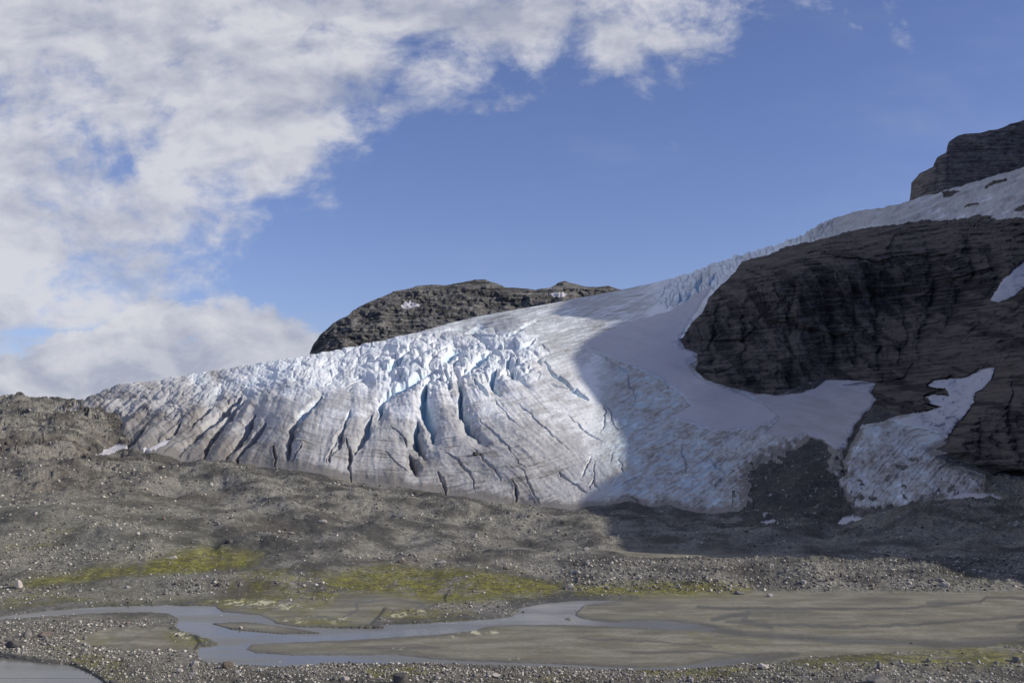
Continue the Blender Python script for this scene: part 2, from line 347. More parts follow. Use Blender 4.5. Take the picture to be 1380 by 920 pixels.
# rubble zone in front of the hidden pond
rub = sstep(600, 820, px) * sstep(738, 752, py) * sstep(806, 785, py)
gz += rub * (0.8 * np.abs(fbm(Xf / 2.2, Yf / 2.4, octv=3)) + 0.6 * fbm(Xf / 12, Yf / 8, octv=2))
sh = sstep(930, 1150, px) * sstep(745, 715, py) * sstep(600, 660, py)
gz += sh * 2.2 * fbm(Xf / 14, Yf / 14, Zf / 8, octv=4, ridged=True)
DZ += np.where(gm, gz * (1 - cliffm), 0)
flz = 0.07 + 0.05 * fbm(Xf / 9, Yf / 14, octv=3) + 0.16 * (1 - mudm) + 0.02 * sml + .10 * (1 - mudm) * fbm(Xf / 3, Yf / 5, octv=3)
bank = sstep(0, 26, py - np.interp(px, [-620, 0, 140, 200, 270, 440, 700, 920, 1000, 1100, 1200, 1300, 1400, 1700], [1300, 1300, 920, 893, 893, 897, 899, 904, 896, 888, 881, 876, 868, 860]))
bank = bank * sstep(4, -6, pond)
flz += bank * (0.45 + 0.35 * sml + 0.3 * fbm(Xf / 6, Yf / 6, octv=3))
lb = sstep(250, 160, px) * sstep(838, 850, py) * sstep(905, 885, py)
flz += lb * (0.18 + 0.15 * sml)
DZ = DZ * (1 - flat) + (DZ * 0.12 * (1 - mudm) + flz) * flat
wz = np.maximum(sstep(-.4, 2.2, wat + .8 * fbm(px / 9, py / 3, octv=2)), sstep(-1.2, 1.6, pond))
DZ = DZ * (1 - wz) - 0.16 * wz
fp = sstep(-2, 2, sdf(MUD[6], jx, jy, 20))
DZ = DZ * (1 - fp) + fp * (0.02 - (Zf - 0.1) * 0.8)

# --- cliff relief
m = clf > -8
xs, ys_, zs = Xf[m], Yf[m], Zf[m]
crag = fbm(xs / 7, zs / 5, ys_ / 9, octv=4)
ribs = fbm(xs / 17 + 0.25 * fbm(xs / 30, zs / 30), zs / 95 + 7, ys_ / 60, octv=4, ridged=True) * 1.3
rib2 = fbm(xs / 5.5, zs / 24, ys_ / 24, octv=3, ridged=True)
sl = zs - 0.10 * xs + 5 * fbm(xs / 45, zs / 40, octv=3)
q = sl / 5.2; fr = q - np.floor(q)
ledge = (np.floor(q) + sstep(0.55, 1.0, fr)) * 5.2 - sl
q2 = sl / 1.7; fr2 = q2 - np.floor(q2); ledge2 = (np.floor(q2) + sstep(0.5, 1.0, fr2)) * 1.7 - sl
crag = fbm(xs / 7, zs / 5, ys_ / 9, octv=4)
upper = sstep(365, 330, py[m] + (px[m] - 1100) * 0.05)
B1 = sdf([(1160, 575), (1200, 545), (1262, 486), (1276, 445), (1290, 418), (1345, 408), (1400, 385), (1760, 370), (1760, 700), (1250, 620)], pxs, pys, 40)[m]
B2 = sdf([(1258, 600), (1277, 570), (1300, 545), (1322, 512), (1345, 480), (1400, 450), (1760, 430), (1760, 700), (1290, 640)], pxs, pys, 40)[m]
def wmix(a, b, k): return [p * (1 - k) + q * k for p, q in zip(a, b)]
slz = sl + 2 * crag
w1, w2_, wr1 = wmix(worley((xs + .06 * zs + 3 * crag) / 7.5, zs / 21), worley(xs / 21 + 50, slz / 4.6), upper)
v1, v2_, vr1 = wmix(worley((xs + 1.5 * crag) / 3.4 + 8, slz / 6.5), worley(xs / 9 + 8, slz / 2.1), upper)
u1, u2_, ur1 = worley(xs / 26 + 4, (zs + ys_ * .2) / 17)
blocks = 2.0 * (wr1 - .5) + 1.2 * (vr1 - .5) + 3.5 * (ur1 - .5) - .7 * sstep(.12, 0, w2_ - w1)
step = blocks + 9 * sstep(-1, 5, B1) + 9 * sstep(-1, 5, B2)
push = (3.6 * (ribs - .2) * (1 - .8 * upper) + 1.3 * rib2 * (1 - .6 * upper) + (0.35 + .6 * upper) * ledge * (.4 + fbm(xs / 25, zs / 20, octv=2)) + 0.5 * ledge2 * np.clip(.6 + 1.5 * fbm(xs / 18 + 5, zs / 12, octv=2), 0, 1.4) + 1.5 * crag + 2.6 * sstep(0, 12, B1) * fbm(xs / 6, zs / 22, ys_ / 14, octv=4, ridged=True) + 1.3 * fbm(xs / 3.2, zs / 1.7, ys_ / 3, octv=4, gain=.6) + step) * cliffm[m]
GUL = [([(1112, 366), (1120, 440), (1132, 512)], 6, 9), ([(1252, 322), (1262, 400), (1236, 476)], 8, 10), ([(1012, 392), (1000, 450), (1006, 522)], 4, 6), ([(1058, 384), (1066, 460), (1062, 530)], 4, 6), ([(1176, 372), (1182, 440), (1190, 508)], 5, 8),
       ([(1302, 318), (1312, 372), (1284, 430)], 6, 8), ([(968, 420), (955, 470), (962, 505)], 3, 5), ([(1330, 330), (1345, 372), (1338, 396)], 5, 6), ([(1338, 500), (1332, 560), (1338, 618)], 5, 8), ([(1290, 560), (1296, 590), (1290, 620)], 3, 5), ([(1145, 360), (1150, 430), (1156, 500)], 3, 5), ([(1215, 380), (1222, 440), (1216, 490)], 4, 6)]
gd_ = np.zeros_like(px); stn = np.zeros_like(px)
for pts_, ww, hh in GUL:
    mm, dd, tt = line_dist(pts_, (px + 7 * noise(px / 14, py / 12)).astype(F32), py, 40)
    gd_[mm] += hh * np.exp(-(dd / ww) ** 2) * np.sin(np.clip(tt, .05, .95) * math.pi) ** .5; stn[mm] += 1.3 * np.exp(-(dd / (ww * .9)) ** 2)
push -= (.5 * gd_ * cliffm)[m]
DYv[m] -= push
DZ[m] += cliffm[m] * 0.5 * crag
# --- glacier relief
mg = ice > -3
gx, gy = px[mg], py[mg]
slope = np.interp(gx, [60, 200, 250, 320, 400, 460, 520, 570, 620, 680, 760, 900, 1000], [-1.5, -1.2, -1.1, -.7, -.28, -.16, -.05, .12, .38, .85, 1.0, 0.5, 0.2])
s_ = gx - slope * (gy - 560)
kk = fbm(gx / 60, gy / 40, octv=2)
s_ = s_ + 6 * kk
SER = [(110, 535), (170, 505), (330, 482), (470, 460), (560, 462), (620, 458), (700, 462), (725, 475), (712, 500), (650, 505), (560, 512), (500, 512), (420, 520), (330, 535), (260, 556), (210, 572), (165, 570), (150, 556)]
ser = sstep(-26, 8, sdf(SER, pxs, pys, 36))[mg]
SER2 = [(880, 400), (905, 378), (950, 352), (1060, 318), (1120, 285), (1130, 312), (1060, 335), (1000, 352), (975, 385), (945, 395), (925, 414), (900, 416)]
ser2 = sstep(-6, 4, sdf(SER2, px, py, 20))[mg]
lefty = sstep(420, 200, gx)
foot_d = np.clip(ice[mg], 0, 60)
wx = gx + 5 * noise(gx / 11, gy / 9); wy = gy + 4 * noise(gx / 13 + 9, gy / 9)
f1, f2, rr = worley((wx + (wy - 500) * (.9 - sstep(420, 620, gx) * 1.1)) / 25, wy / 10)
blk = (rr - .5) * 1.5 - 1.5 * sstep(.16, .0, f2 - f1) * (noise(gx / 24, gy / 18) > -.15) + 1.5 * (0.55 - f1 * f1 * 1.6)
g1, g2, gr = worley((wx - (wy - 380) * .3) / 8, wy / 8)
blk2 = (gr - .5) * 1.7 - 1.8 * sstep(.2, .0, g2 - g1) + 1.1 * (0.5 - g1)
h1, h2, hr = worley(wx / 10.5 + 30, wy / 4.6)
blk3 = (hr - .5) * .45 - .5 * sstep(.14, .0, h2 - h1) + .5 * (.5 - h1)
front = sstep(485, 540, gy + (gx - 550) * 0.05) * sstep(850, 700, gx)
flut = fbm(s_ / 24, gy / 90, octv=3, ridged=True)
flut2 = fbm(s_ / 5.5, gy / 26, octv=2)
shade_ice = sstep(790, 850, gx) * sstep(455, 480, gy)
fol = fbm(gx / 50, (gy + 0.0009 * (gx - 560) ** 2) / 3.0, octv=2)
plate = fbm((gx + gy * 3) / 70, (gy + gx * 0.2) / 3.0, octv=2, ridged=True)
upperp = sstep(500, 470, gy) * sstep(480, 600, gx) * (1 - ser) * sstep(900, 840, gx)
crk = fbm(gx / 13, gy / 9, octv=3, ridged=True)
fins = np.exp(-((gx - 600) / 95) ** 2 - ((gy - 505) / 42) ** 2)
d = (1.1 * fins * fbm(s_ / 11, gy / 34, octv=3, ridged=True) + ser * (blk * (.45 + .7 * sstep(430, 560, gx)) + blk3 * (.7 + .3 * sstep(430, 560, gx)) + 1.0 * fbm(s_ / 20, gy / 30, octv=4, ridged=True) + 1.3 * fbm(gx / 34, gy / 14, octv=4)) + ser2 * blk2 * .85
     + front * (0.42 * flut + 0.22 * flut2 + 0.15 * fol + 0.8 * fbm(s_ / 34, gy / 46, octv=4) + .22 * crk)
     + upperp * (0.55 * plate + 0.3 * crk) + shade_ice * (0.35 * crk + 0.45 * fol + .45 * fbm(gx / 7, gy / 6, octv=3) + 0.9 * fbm(gx / 40, gy / 30, octv=3))
     + lefty * front * (1.7 * flut + .5 * flut2) + 0.16 * fbm(gx / 4, gy / 3, octv=2))
RIM = sstep(0, 5, ice[mg])
d = d * np.where(gy > 560, sstep(-.5, 7, ice[mg]), .35 + .65 * RIM) + 1.1 * sstep(0, 16, ice[mg]) * sstep(520, 640, gy)
blue = np.zeros_like(d)
full_d = np.zeros_like(px); full_b = np.zeros_like(px)
wpx = px + 4.0 * noise(px / 16, py / 14) + 2.0 * noise(px / 6, py / 6); wpy = py + 1.5 * noise(px / 11 + 5, py / 8)
valley = np.zeros_like(px)
for pts, w, dep in CREV:
    if dep >= 5 and pts[0][0] < 725:
        mm, dd, tt = line_dist(pts, wpx, wpy, 34)
        valley[mm] = np.maximum(valley[mm], dep * .42 * np.exp(-(dd / (w * 2.3)) ** 2) * (.35 + .65 * np.sin(np.clip(tt, .06, .94) * math.pi)))
    mm, dd, tt = line_dist(pts, wpx, wpy)
    wt = w * (0.2 + 0.95 * np.sin(np.clip(tt, 0, 1) * math.pi) ** .6) * (1 + .45 * noise(tt * 6 + pts[0][0], tt * 0 + pts[0][1]))
    prof = np.clip(1 - dd / wt, 0, 1) ** .75
    full_d[mm] = np.maximum(full_d[mm], dep * prof * (0.3 + .7 * np.sin(np.clip(tt, .04, .96) * math.pi) ** .5))
    full_b[mm] = np.maximum(full_b[mm], np.clip(1 - dd / (wt * 1.25), 0, 1) * min(1, dep / 6))
    # raised shoulders either side
    full_d[mm] -= 0.10 * dep * np.exp(-((dd - wt * 1.5) / (wt * .8)) ** 2)
d = d - full_d[mg] - valley[mg] + (stripm_ := sstep(1060, 1130, gx) * sstep(325, 300, gy)) * (2.2 * fbm(gx / 22, (gy + gx * .35) / 7, octv=4) + .8 * fbm(gx / 7, gy / 4, octv=3))
# low-lying snow covers are smooth
sn = sstep(-2, 3, onsnow[mg])
d = d * (1 - sn * .93)
thick = np.zeros_like(px)
for s, (pl, th, lb_) in zip(snow, SNOWS): thick = np.maximum(thick, th * sstep(0, 3.0, s))
DZ[mg] += 0
nz, ny = 0.90, -0.42
dd_full = np.zeros_like(px); dd_full[mg] = d
DZ += dd_full * nz; DYv += dd_full * ny
sm2 = sstep(-5, 2, onsnow) * (~is_ice)
DZ *= (1 - sm2 * .9); DYv *= (1 - sm2 * .6)
DZ += thick + np.where(onsnow > 0, 0.25 * fbm(Xf / 12, Yf / 14, octv=3) + 0.05 * sml, 0)
# a thin upright ice fin standing in the shade
mm, dd, tt = line_dist([(807, 480), (822, 492), (842, 503)], wpx, wpy)
DZ[mm] += 2.4 * np.clip(1 - dd / 3.2, 0, 1) * np.sin(tt * math.pi * .95 + .1)

X2 = X + DXv; Y2 = Y + DYv; Z2 = Z + DZ

# ------------------------------------------------------------------ surface attributes
dirt_shade = np.zeros_like(px); bl = np.zeros_like(px)
gd = np.zeros_like(d)
lowf = sstep(500, 655, gy - np.interp(gx, [100, 300, 500, 800], [-40, -30, 0, 10]))
bands = fbm(gx / 45, (gy + 0.0009 * (gx - 560) ** 2) / 1.9, octv=3)
bands2 = np.clip(noise(gx / 120 + 4, (gy + 0.0009 * (gx - 560) ** 2) / 2.4) * 2.2, -1, 1)
streak = fbm(s_ / 9 + 2, gy / 70, octv=3)
patch = fbm(gx / 30 + 7, gy / 22, octv=4)
gd = front * (0.06 + 0.58 * lowf + 1.25 * np.clip(bands - .05, 0, 1) * (0.5 + lowf * .6) * np.clip(.6 + 1.6 * fbm(gx / 26 + 20, gy / 14, octv=3), 0, 1.6) + 0.10 * np.clip(bands2, 0, 1) + 0.10 * streak + 0.45 * patch + 0.20 * sstep(480, 320, gx))
gd += (1 - front) * (0.10 + 0.30 * patch + 0.16 * bands)
gd += upperp * (0.12 + 0.2 * bands + .45 * sstep(.16, .40, fbm(gx / 26 + 5, (gy + gx * .22) / 1.5, octv=2)) + .15 * sstep(.35, .7, fbm(gx / 60, (gy + gx * .10) / 4, octv=2, ridged=True)))
gd += lefty * (0.10 + 0.9 * np.clip(patch, 0, 1)) * (1 - front) + lefty * ser * (.05 + .25 * np.clip(fbm(gx / 16, gy / 7, octv=3), 0, 1))
gd += .14 * sstep(1000, 1080, gx) * sstep(340, 320, gy)  # upper ice strip: shade darkening painted into its colour
gd += shade_ice * (0.24 + 1.0 * sstep(.42, .62, fbm(wx / 17, (wy + gx * .25) / 9, octv=3, ridged=True)) * .20 + .36 * sstep(.3, .6, fbm(gx / 11 + 3, (gy + gx * .3) / 3.4, octv=2, ridged=True)) * .5 + 0.12 * patch)  # shaded ice: painted shade tone over the whole area, plus dirty cracks
gd += 0.7 * sstep(11, 0, ice[mg]) * sstep(560, 600, gy)
rgt = sstep(960, 1010, gx) * sstep(575, 600, gy)
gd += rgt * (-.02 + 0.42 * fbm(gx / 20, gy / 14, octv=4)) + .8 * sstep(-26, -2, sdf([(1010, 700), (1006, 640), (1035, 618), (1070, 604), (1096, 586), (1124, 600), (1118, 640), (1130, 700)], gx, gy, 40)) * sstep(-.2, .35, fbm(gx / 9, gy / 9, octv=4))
gd -= ser * 0.12 * sstep(250, 400, gx)
dirt_shade[mg] = gd
bl[mg] = np.clip(0.19 * ser * (0.6 + fbm(gx / 20, gy / 12, octv=2)) * (gx > 260) + .12 * ser2 + 0.10 * upperp + .42 * shade_ice * (1 - .5 * rgt), 0, 1)  # seracs and upper ice bluish; shaded ice gets a painted blue shade tint
stripm = sstep(1040, 1120, px) * sstep(320, 300, py)
dirt_shade = np.where(ice > 0, dirt_shade + stripm * (.22 + .6 * fbm(px / 26, (py + px * .35) / 5, octv=4)), dirt_shade)
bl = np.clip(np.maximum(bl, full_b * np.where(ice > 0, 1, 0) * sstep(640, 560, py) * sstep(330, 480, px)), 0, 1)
dirt_shade = np.clip(dirt_shade - full_b * .25, 0, 1)
dirt_shade = np.where(onsnow > 0, 0.05 + 0.20 * np.clip(fbm(px / 34, (py - px * .25) / 7, octv=4) + .15, 0, 1) + 0.18 * (snow[1] > 0), dirt_shade)

dirt_shade = np.where((ice <= 0) & (onsnow <= 0), .72, dirt_shade)
mossv = np.zeros_like(px)
mn = fbm(Xf / 5, Yf / 9, octv=4) + 0.5 * fbm(Xf / 1.2, Yf / 2.0, octv=2)
for pl, st in MOSS:
    s = sdf(pl, pxs, pys, 20)
    mossv = np.maximum(mossv, min(st, 1) * sstep(-11, 6, s) * sstep(-0.30, 0.25, mn + (st - .62) * .8))
pale = np.zeros_like(px)
pn = fbm(Xf / 1.3, Yf / 2.6, octv=5, gain=.7)
for pl in PALE: pale = np.maximum(pale, sstep(-2, 2, sdf(pl, px, py, 12)) * sstep(0.02, .22, pn))
wet = sstep(-6, 0, np.maximum(wat, pond)) * 0.8
for pts, w in WETLINES:
    mm, dd, tt = line_dist(pts, pxs, pys)
    wet[mm] = np.maximum(wet[mm], 0.9 * sstep(w * 1.3, w * .5, dd))
wet = np.maximum(wet, mudm * .45 * sstep(.1, .5, fbm(Xf / 14, Yf / 16, octv=3) + .1))
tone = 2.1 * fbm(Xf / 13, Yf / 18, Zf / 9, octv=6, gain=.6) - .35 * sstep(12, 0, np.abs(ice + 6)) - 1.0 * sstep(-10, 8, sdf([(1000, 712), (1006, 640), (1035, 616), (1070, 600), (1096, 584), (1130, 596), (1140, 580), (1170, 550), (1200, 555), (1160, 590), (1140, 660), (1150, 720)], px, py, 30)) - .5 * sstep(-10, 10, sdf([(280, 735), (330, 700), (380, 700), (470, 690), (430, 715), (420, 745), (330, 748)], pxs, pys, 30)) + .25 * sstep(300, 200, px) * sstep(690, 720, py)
olive = sstep(420, 150, px) * sstep(640, 690, py) * .8 + .5 * sstep(880, 900, py)
brown = sstep(0.08, 0.6, fbm(Xf / 30 + 5, Yf / 45, octv=3) + .25 * lh) * (1 - far * .4) + .9 * sstep(-4, 6, sdf([(270, 790), (350, 782), (380, 800), (300, 812)], pxs, pys, 20)) + .6 * lh * sstep(560, 630, py) + .5 * sh
cl_t = np.zeros_like(px)
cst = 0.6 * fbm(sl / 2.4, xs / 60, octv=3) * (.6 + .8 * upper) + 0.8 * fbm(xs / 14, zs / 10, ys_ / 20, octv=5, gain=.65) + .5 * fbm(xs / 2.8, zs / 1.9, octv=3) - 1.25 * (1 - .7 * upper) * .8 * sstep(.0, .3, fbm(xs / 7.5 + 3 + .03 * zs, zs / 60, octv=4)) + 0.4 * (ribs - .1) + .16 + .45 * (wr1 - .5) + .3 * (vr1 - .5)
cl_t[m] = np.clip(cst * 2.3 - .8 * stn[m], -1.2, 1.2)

# ------------------------------------------------------------------ rows out of sight: behind the skyline and down to the camera's own slope
def grid_faces(nr, nc):
    i = np.arange(nr * nc).reshape(nr, nc)
    return np.stack([i[:-1, :-1], i[:-1, 1:], i[1:, 1:], i[1:, :-1]], -1).reshape(-1, 4)

backs = [(4, 0.2), (12, -1), (30, -6), (80, -25), (200, -70)]
fr_rows = [(3, 21.5), (12, 17.5), (28, 12), (46, 6.5), (62, 3), (76, 1.2)]
A = {"dirt_shade": dirt_shade, "blue": bl, "moss": mossv, "pale": pale, "wet": wet, "mud": mudm * (py > 730), "tone": tone, "brown": brown, "olive": olive, "strata": cl_t, "cliff": cliffm, "flow": None}
fl = np.zeros_like(px); fl[mg] = s_; A["flow"] = fl
xa = (cols - 690) / FOC
fX = np.array([xa * yy for yy, zz in fr_rows]); fY = np.array([xa * 0 + yy for yy, zz in fr_rows]); fZ = np.array([xa * 0 + zz for yy, zz in fr_rows])
bX = np.array([X2[-1] * (1 + a / Y2[-1]) for a, b in backs]); bY = np.array([Y2[-1] + a for a, b in backs]); bZ = np.array([Z2[-1] + b for a, b in backs])
GX = np.concatenate([fX, X2, bX]); GY = np.concatenate([fY, Y2, bY]); GZ = np.concatenate([fZ, Z2, bZ])
nf, nb = len(fr_rows), len(backs)
def ext(a): return np.concatenate([np.repeat(a[:1], nf, 0), a, np.repeat(a[-1:], nb, 0)])
AT = {k: ext(v) for k, v in A.items()}
# class of each vertex: 0 ground, 1 cliff, 2 glacier, 3 tongue, 4 moss, 5 mudflat, 10+ snow
cls = np.zeros(px.shape, np.int32)
cls[(mossv > .5)] = 4
cls[(mud > 0) & (py > 730) & (mossv <= .5)] = 5
cls[clf > 0] = 1
cls[sdf(ICE, pxs, pys) > 0] = 2
cls[sdf(TONGUE, pxs, pys) > 0] = 3
brk = fbm(px / 17 + 31, py / 12, octv=5, gain=.6)
low_r = (px > 985) & (px < 1330) & (py > 606) & (cls >= 2) & (cls <= 3)
cls[low_r & (brk > .24 - .10 * sstep(640, 690, py))] = 0
wedge = sdf([(1000, 716), (1000, 640), (1035, 612), (1070, 600), (1096, 584), (1130, 598), (1128, 660), (1160, 700), (1120, 722)], px, py, 10) > 0
cls[wedge & (cls == 0) & (fbm(px / 11 + 60, py / 8, octv=4) > .40)] = 2
OUTC = [[(1324, 252), (1340, 244), (1356, 240), (1358, 243), (1340, 249), (1328, 254)], [(1296, 279), (1308, 275), (1320, 273), (1318, 276), (1300, 280)], [(1366, 282), (1384, 276), (1390, 280), (1372, 286)], [(1270, 260), (1284, 257), (1296, 259), (1282, 266), (1272, 267)]]
for pl_ in OUTC: cls[sdf(pl_, pxs, pys, 10) > 0] = 1
for i, s in enumerate(snow): cls[s > 0] = 10 + i
cls[(py > 930) & (cls > 3)] = 0
cls = ext(cls)
faces = grid_faces(*GX.shape)
fc = cls.reshape(-1)[faces[:, 0]]
V = np.stack([GX, GY, GZ], -1).reshape(-1, 3)

# ------------------------------------------------------------------ blender helpers
scene = bpy.context.scene
COL = scene.collection

def mesh_from(name, verts, faces, attrs=None, smooth=True, extra_attr_type='FLOAT'):
    me = bpy.data.meshes.new(name)
    nv, nfc, k = len(verts), len(faces), faces.shape[1]
    me.vertices.add(nv); me.vertices.foreach_set("co", np.ascontiguousarray(verts, F32).ravel())
    me.loops.add(nfc * k); me.loops.foreach_set("vertex_index", np.ascontiguousarray(faces, np.int32).ravel())
    me.polygons.add(nfc)
    me.polygons.foreach_set("loop_start", np.arange(0, nfc * k, k, dtype=np.int32))
    if smooth: me.polygons.foreach_set("use_smooth", np.ones(nfc, bool))
    me.update(calc_edges=True)
    for n, a in (attrs or {}).items():
        at = me.attributes.new(n, 'FLOAT', 'POINT'); at.data.foreach_set("value", np.ascontiguousarray(a, F32))
    return me

def link(name, me, mat=None, parent=None, **props):
    o = bpy.data.objects.new(name, me); COL.objects.link(o)
    if mat is not None:
        me.materials.clear(); me.materials.append(mat)
    if parent: o.parent = parent
    for k, v in props.items(): o[k] = v
    return o

def sub_mesh(name, sel, attrs, mat, **props):
    f = faces[sel]
    u, inv = np.unique(f, return_inverse=True)
    inv = inv.reshape(f.shape)
    a = {n: AT[n].reshape(-1)[u] for n in attrs}
    return link(name, mesh_from(name, V[u], inv, a), mat, **props)

# ------------------------------------------------------------------ materials
class NT:
    def __init__(s, name, tree=None):
        if tree is None:
            s.mat = bpy.data.materials.new(name); s.mat.use_nodes = True; s.t = s.mat.node_tree
            s.bsdf = s.t.nodes["Principled BSDF"]
        else: s.t = tree
    def n(s, typ, **kw):
        nd = s.t.nodes.new(typ)
        for k, v in kw.items(): setattr(nd, k, v)
        return nd
    def l(s, a, b): s.t.links.new(a, b)
    def put(s, sock, v):
        if hasattr(v, "links") or isinstance(v, bpy.types.NodeSocket): s.l(v, sock)
        else:
            if isinstance(v, (tuple, list)) and len(v) == 3 and sock.type == 'RGBA': v = (*v, 1)
            sock.default_value = v
    def m(s, op, a, b=0.0, c=0.0, clamp=False):
        nd = s.n("ShaderNodeMath", operation=op, use_clamp=clamp)
        for i, v in enumerate((a, b, c)): s.put(nd.inputs[i], v)
        return nd.outputs[0]
    def attr(s, name): return s.n("ShaderNodeAttribute", attribute_name=name).outputs["Fac"]
    def mix(s, f, a, b, blend='MIX'):
        nd = s.n("ShaderNodeMix", data_type='RGBA', blend_type=blend, clamp_factor=True)
        s.put(nd.inputs[0], f); s.put(nd.inputs[6], a); s.put(nd.inputs[7], b)
        return nd.outputs[2]
    def ramp(s, x, a, b, c0=0.0, c1=1.0):
        nd = s.n("ShaderNodeMapRange", clamp=True, interpolation_type='SMOOTHSTEP')
        for i, v in enumerate((x, a, b, c0, c1)): s.put(nd.inputs[i], v)
        return nd.outputs[0]
    def noise(s, vec, scale, detail=4, rough=.55, dist=0):
        nd = s.n("ShaderNodeTexNoise"); s.put(nd.inputs["Vector"], vec)
        nd.inputs["Scale"].default_value = scale; nd.inputs["Detail"].default_value = detail
        nd.inputs["Roughness"].default_value = rough; nd.inputs["Distortion"].default_value = dist
        return nd.outputs["Fac"]
    def vor(s, vec, scale, feat='F1', out="Distance"):
        nd = s.n("ShaderNodeTexVoronoi", feature=feat); s.put(nd.inputs["Vector"], vec); nd.inputs["Scale"].default_value = scale
        return nd.outputs[out]
    def obj(s): return s.n("ShaderNodeTexCoord").outputs["Object"]
    def scale(s, vec, sc):
        nd = s.n("ShaderNodeVectorMath", operation='MULTIPLY'); s.put(nd.inputs[0], vec); nd.inputs[1].default_value = sc
        return nd.outputs[0]
    def bump(s, h, strength, dist):
        nd = s.n("ShaderNodeBump"); s.put(nd.inputs["Height"], h); nd.inputs["Strength"].default_value = strength; nd.inputs["Distance"].default_value = dist
        s.l(nd.outputs[0], s.bsdf.inputs["Normal"])
    def done(s, color, rough=.9, spec=.3):
        s.put(s.bsdf.inputs["Base Color"], color); s.put(s.bsdf.inputs["Roughness"], rough)
        s.bsdf.inputs["Specular IOR Level"].default_value = spec
        return s.mat

def mat_ground():
    g = NT("ground_material"); o = g.obj()
    n1 = g.noise(o, 1.0, 9, .75); n2 = g.noise(o, .13, 4); vor = g.vor(g.scale(o, (1, .7, 1)), 1.6); vc = g.vor(g.scale(o, (1, .7, 1)), 1.6, out="Color")
    sepc = g.n("ShaderNodeSeparateColor"); g.l(vc, sepc.inputs[0])
    base = g.mix(g.ramp(n1, .37, .63), (.108, .104, .090), (.298, .284, .242))
    base = g.mix(g.ramp(g.attr("tone"), -.55, .45), g.mix(.85, base, (.046, .045, .042)), base)
    base = g.mix(g.m('MULTIPLY', g.attr("brown"), .38, clamp=True), base, (.125, .102, .078))
    base = g.mix(g.m('MULTIPLY', g.attr('olive'), .32, clamp=True), base, (.155, .148, .095))
    # pale and dark pebbles
    peb = g.m('MULTIPLY', g.ramp(vor, .34, .22), g.ramp(sepc.outputs[0], .80, .86))
    pebm = g.m('MULTIPLY', peb, g.m('SUBTRACT', 1.0, g.attr("mud"), clamp=True))
    mudn = g.noise(g.scale(o, (.6, .9, 1)), 2.2, 6, .7)
    mudc = g.mix(g.ramp(g.noise(g.scale(o, (.25, .6, 1)), .5, 5), .35, .68), (.17, .158, .118), (.275, .258, .203))
    mudc = g.mix(g.ramp(mudn, .35, .62, .45, 0), mudc, (.10, .095, .07))
    base = g.mix(g.attr("mud"), base, mudc)
    mossc = g.mix(g.ramp(g.noise(o, .5, 5, .7), .35, .65), (.092, .092, .026), (.265, .262, .038))
    mossc = g.mix(g.ramp(g.noise(o, 2.5, 3, .7), .45, .62), mossc, (.085, .07, .03))
    base = g.mix(g.m('MULTIPLY', g.attr("moss"), g.ramp(g.noise(o, 1.1, 4, .7), .34, .5, .35, 1.0), clamp=True), base, mossc)
    base = g.mix(g.m('MULTIPLY', g.attr("wet"), .62, clamp=True), base, (.05, .047, .042))
    base = g.mix(g.attr("pale"), base, (.52, .50, .34))
    base = g.mix(pebm, base, g.mix(g.ramp(sepc.outputs[1], .3, .7), (.30, .28, .25), (.40, .37, .33)))
    rough = g.m('SUBTRACT', .95, g.m('MULTIPLY', g.attr("wet"), .5))
    h = g.m('ADD', g.m('MULTIPLY', n1, .8), g.m('MULTIPLY', peb, .35))
    h = g.m('MULTIPLY', h, g.m('SUBTRACT', 1.05, g.attr("mud")))
    g.bump(h, .9, .35)
    return g.done(base, rough, .25)

def mat_rock(name, c0, c1, c2, sc=1.0, strata=True):
    g = NT(name); o = g.obj()
    n1 = g.noise(o, .22 * sc, 8, .65); n2 = g.noise(g.scale(o, (.25, .25, 1.6)), .35 * sc, 6, .6)
    base = g.mix(g.ramp(n1, .33, .68), c0, c1)
    base = g.mix(g.m('MULTIPLY', g.ramp(n2, .5, .68), .6), base, c2)
    if strata:
        base = g.mix(g.ramp(g.attr("strata"), .05, .9, 0, .7), base, c2)
        base = g.mix(g.ramp(g.attr("strata"), -.1, -.9, 0, .6), base, (.022, .021, .021))
    n3 = g.noise(g.scale(o, (1, 1, .7)), 1.1 * sc, 7, .7)
    base = g.mix(g.ramp(n3, .40, .60, .38, 0), base, (.032, .030, .028))
    if strata:
        lay = g.noise(g.scale(o, (.05, .04, 1.0)), .85 * sc, 5, .62, .25)
        base = g.mix(g.ramp(lay, .50, .62, 0, .55), base, c2)
        base = g.mix(g.ramp(lay, .47, .38, 0, .55), base, (.030, .028, .027))
    g.bump(g.m('ADD', g.m('ADD', n1, g.m('MULTIPLY', n2, .6)), g.m('MULTIPLY', n3, .5)), 1.0, 2.4 / sc)
    return g.done(base, .92, .25)

def mat_ice(name="glacier_ice"):
    g = NT(name); o = g.obj()
    n1 = g.noise(g.scale(o, (.5, .5, 1.2)), .8, 7, .65)
    n2 = g.noise(g.scale(o, (.12, .12, 2.4)), .55, 5, .6, .4)
    d = g.m('ADD', g.attr("dirt_shade"), g.m('MULTIPLY', g.m('SUBTRACT', n1, .5), .40))
    d = g.m('ADD', d, g.m('MULTIPLY', g.m('SUBTRACT', n2, .5), .30))
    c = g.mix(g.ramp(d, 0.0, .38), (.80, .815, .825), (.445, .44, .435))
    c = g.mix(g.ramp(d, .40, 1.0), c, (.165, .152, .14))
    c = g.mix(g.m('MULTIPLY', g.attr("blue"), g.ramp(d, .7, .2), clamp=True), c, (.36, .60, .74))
    g.bump(g.m('ADD', n1, n2), .55, .5)
    return g.done(c, .55, .35)

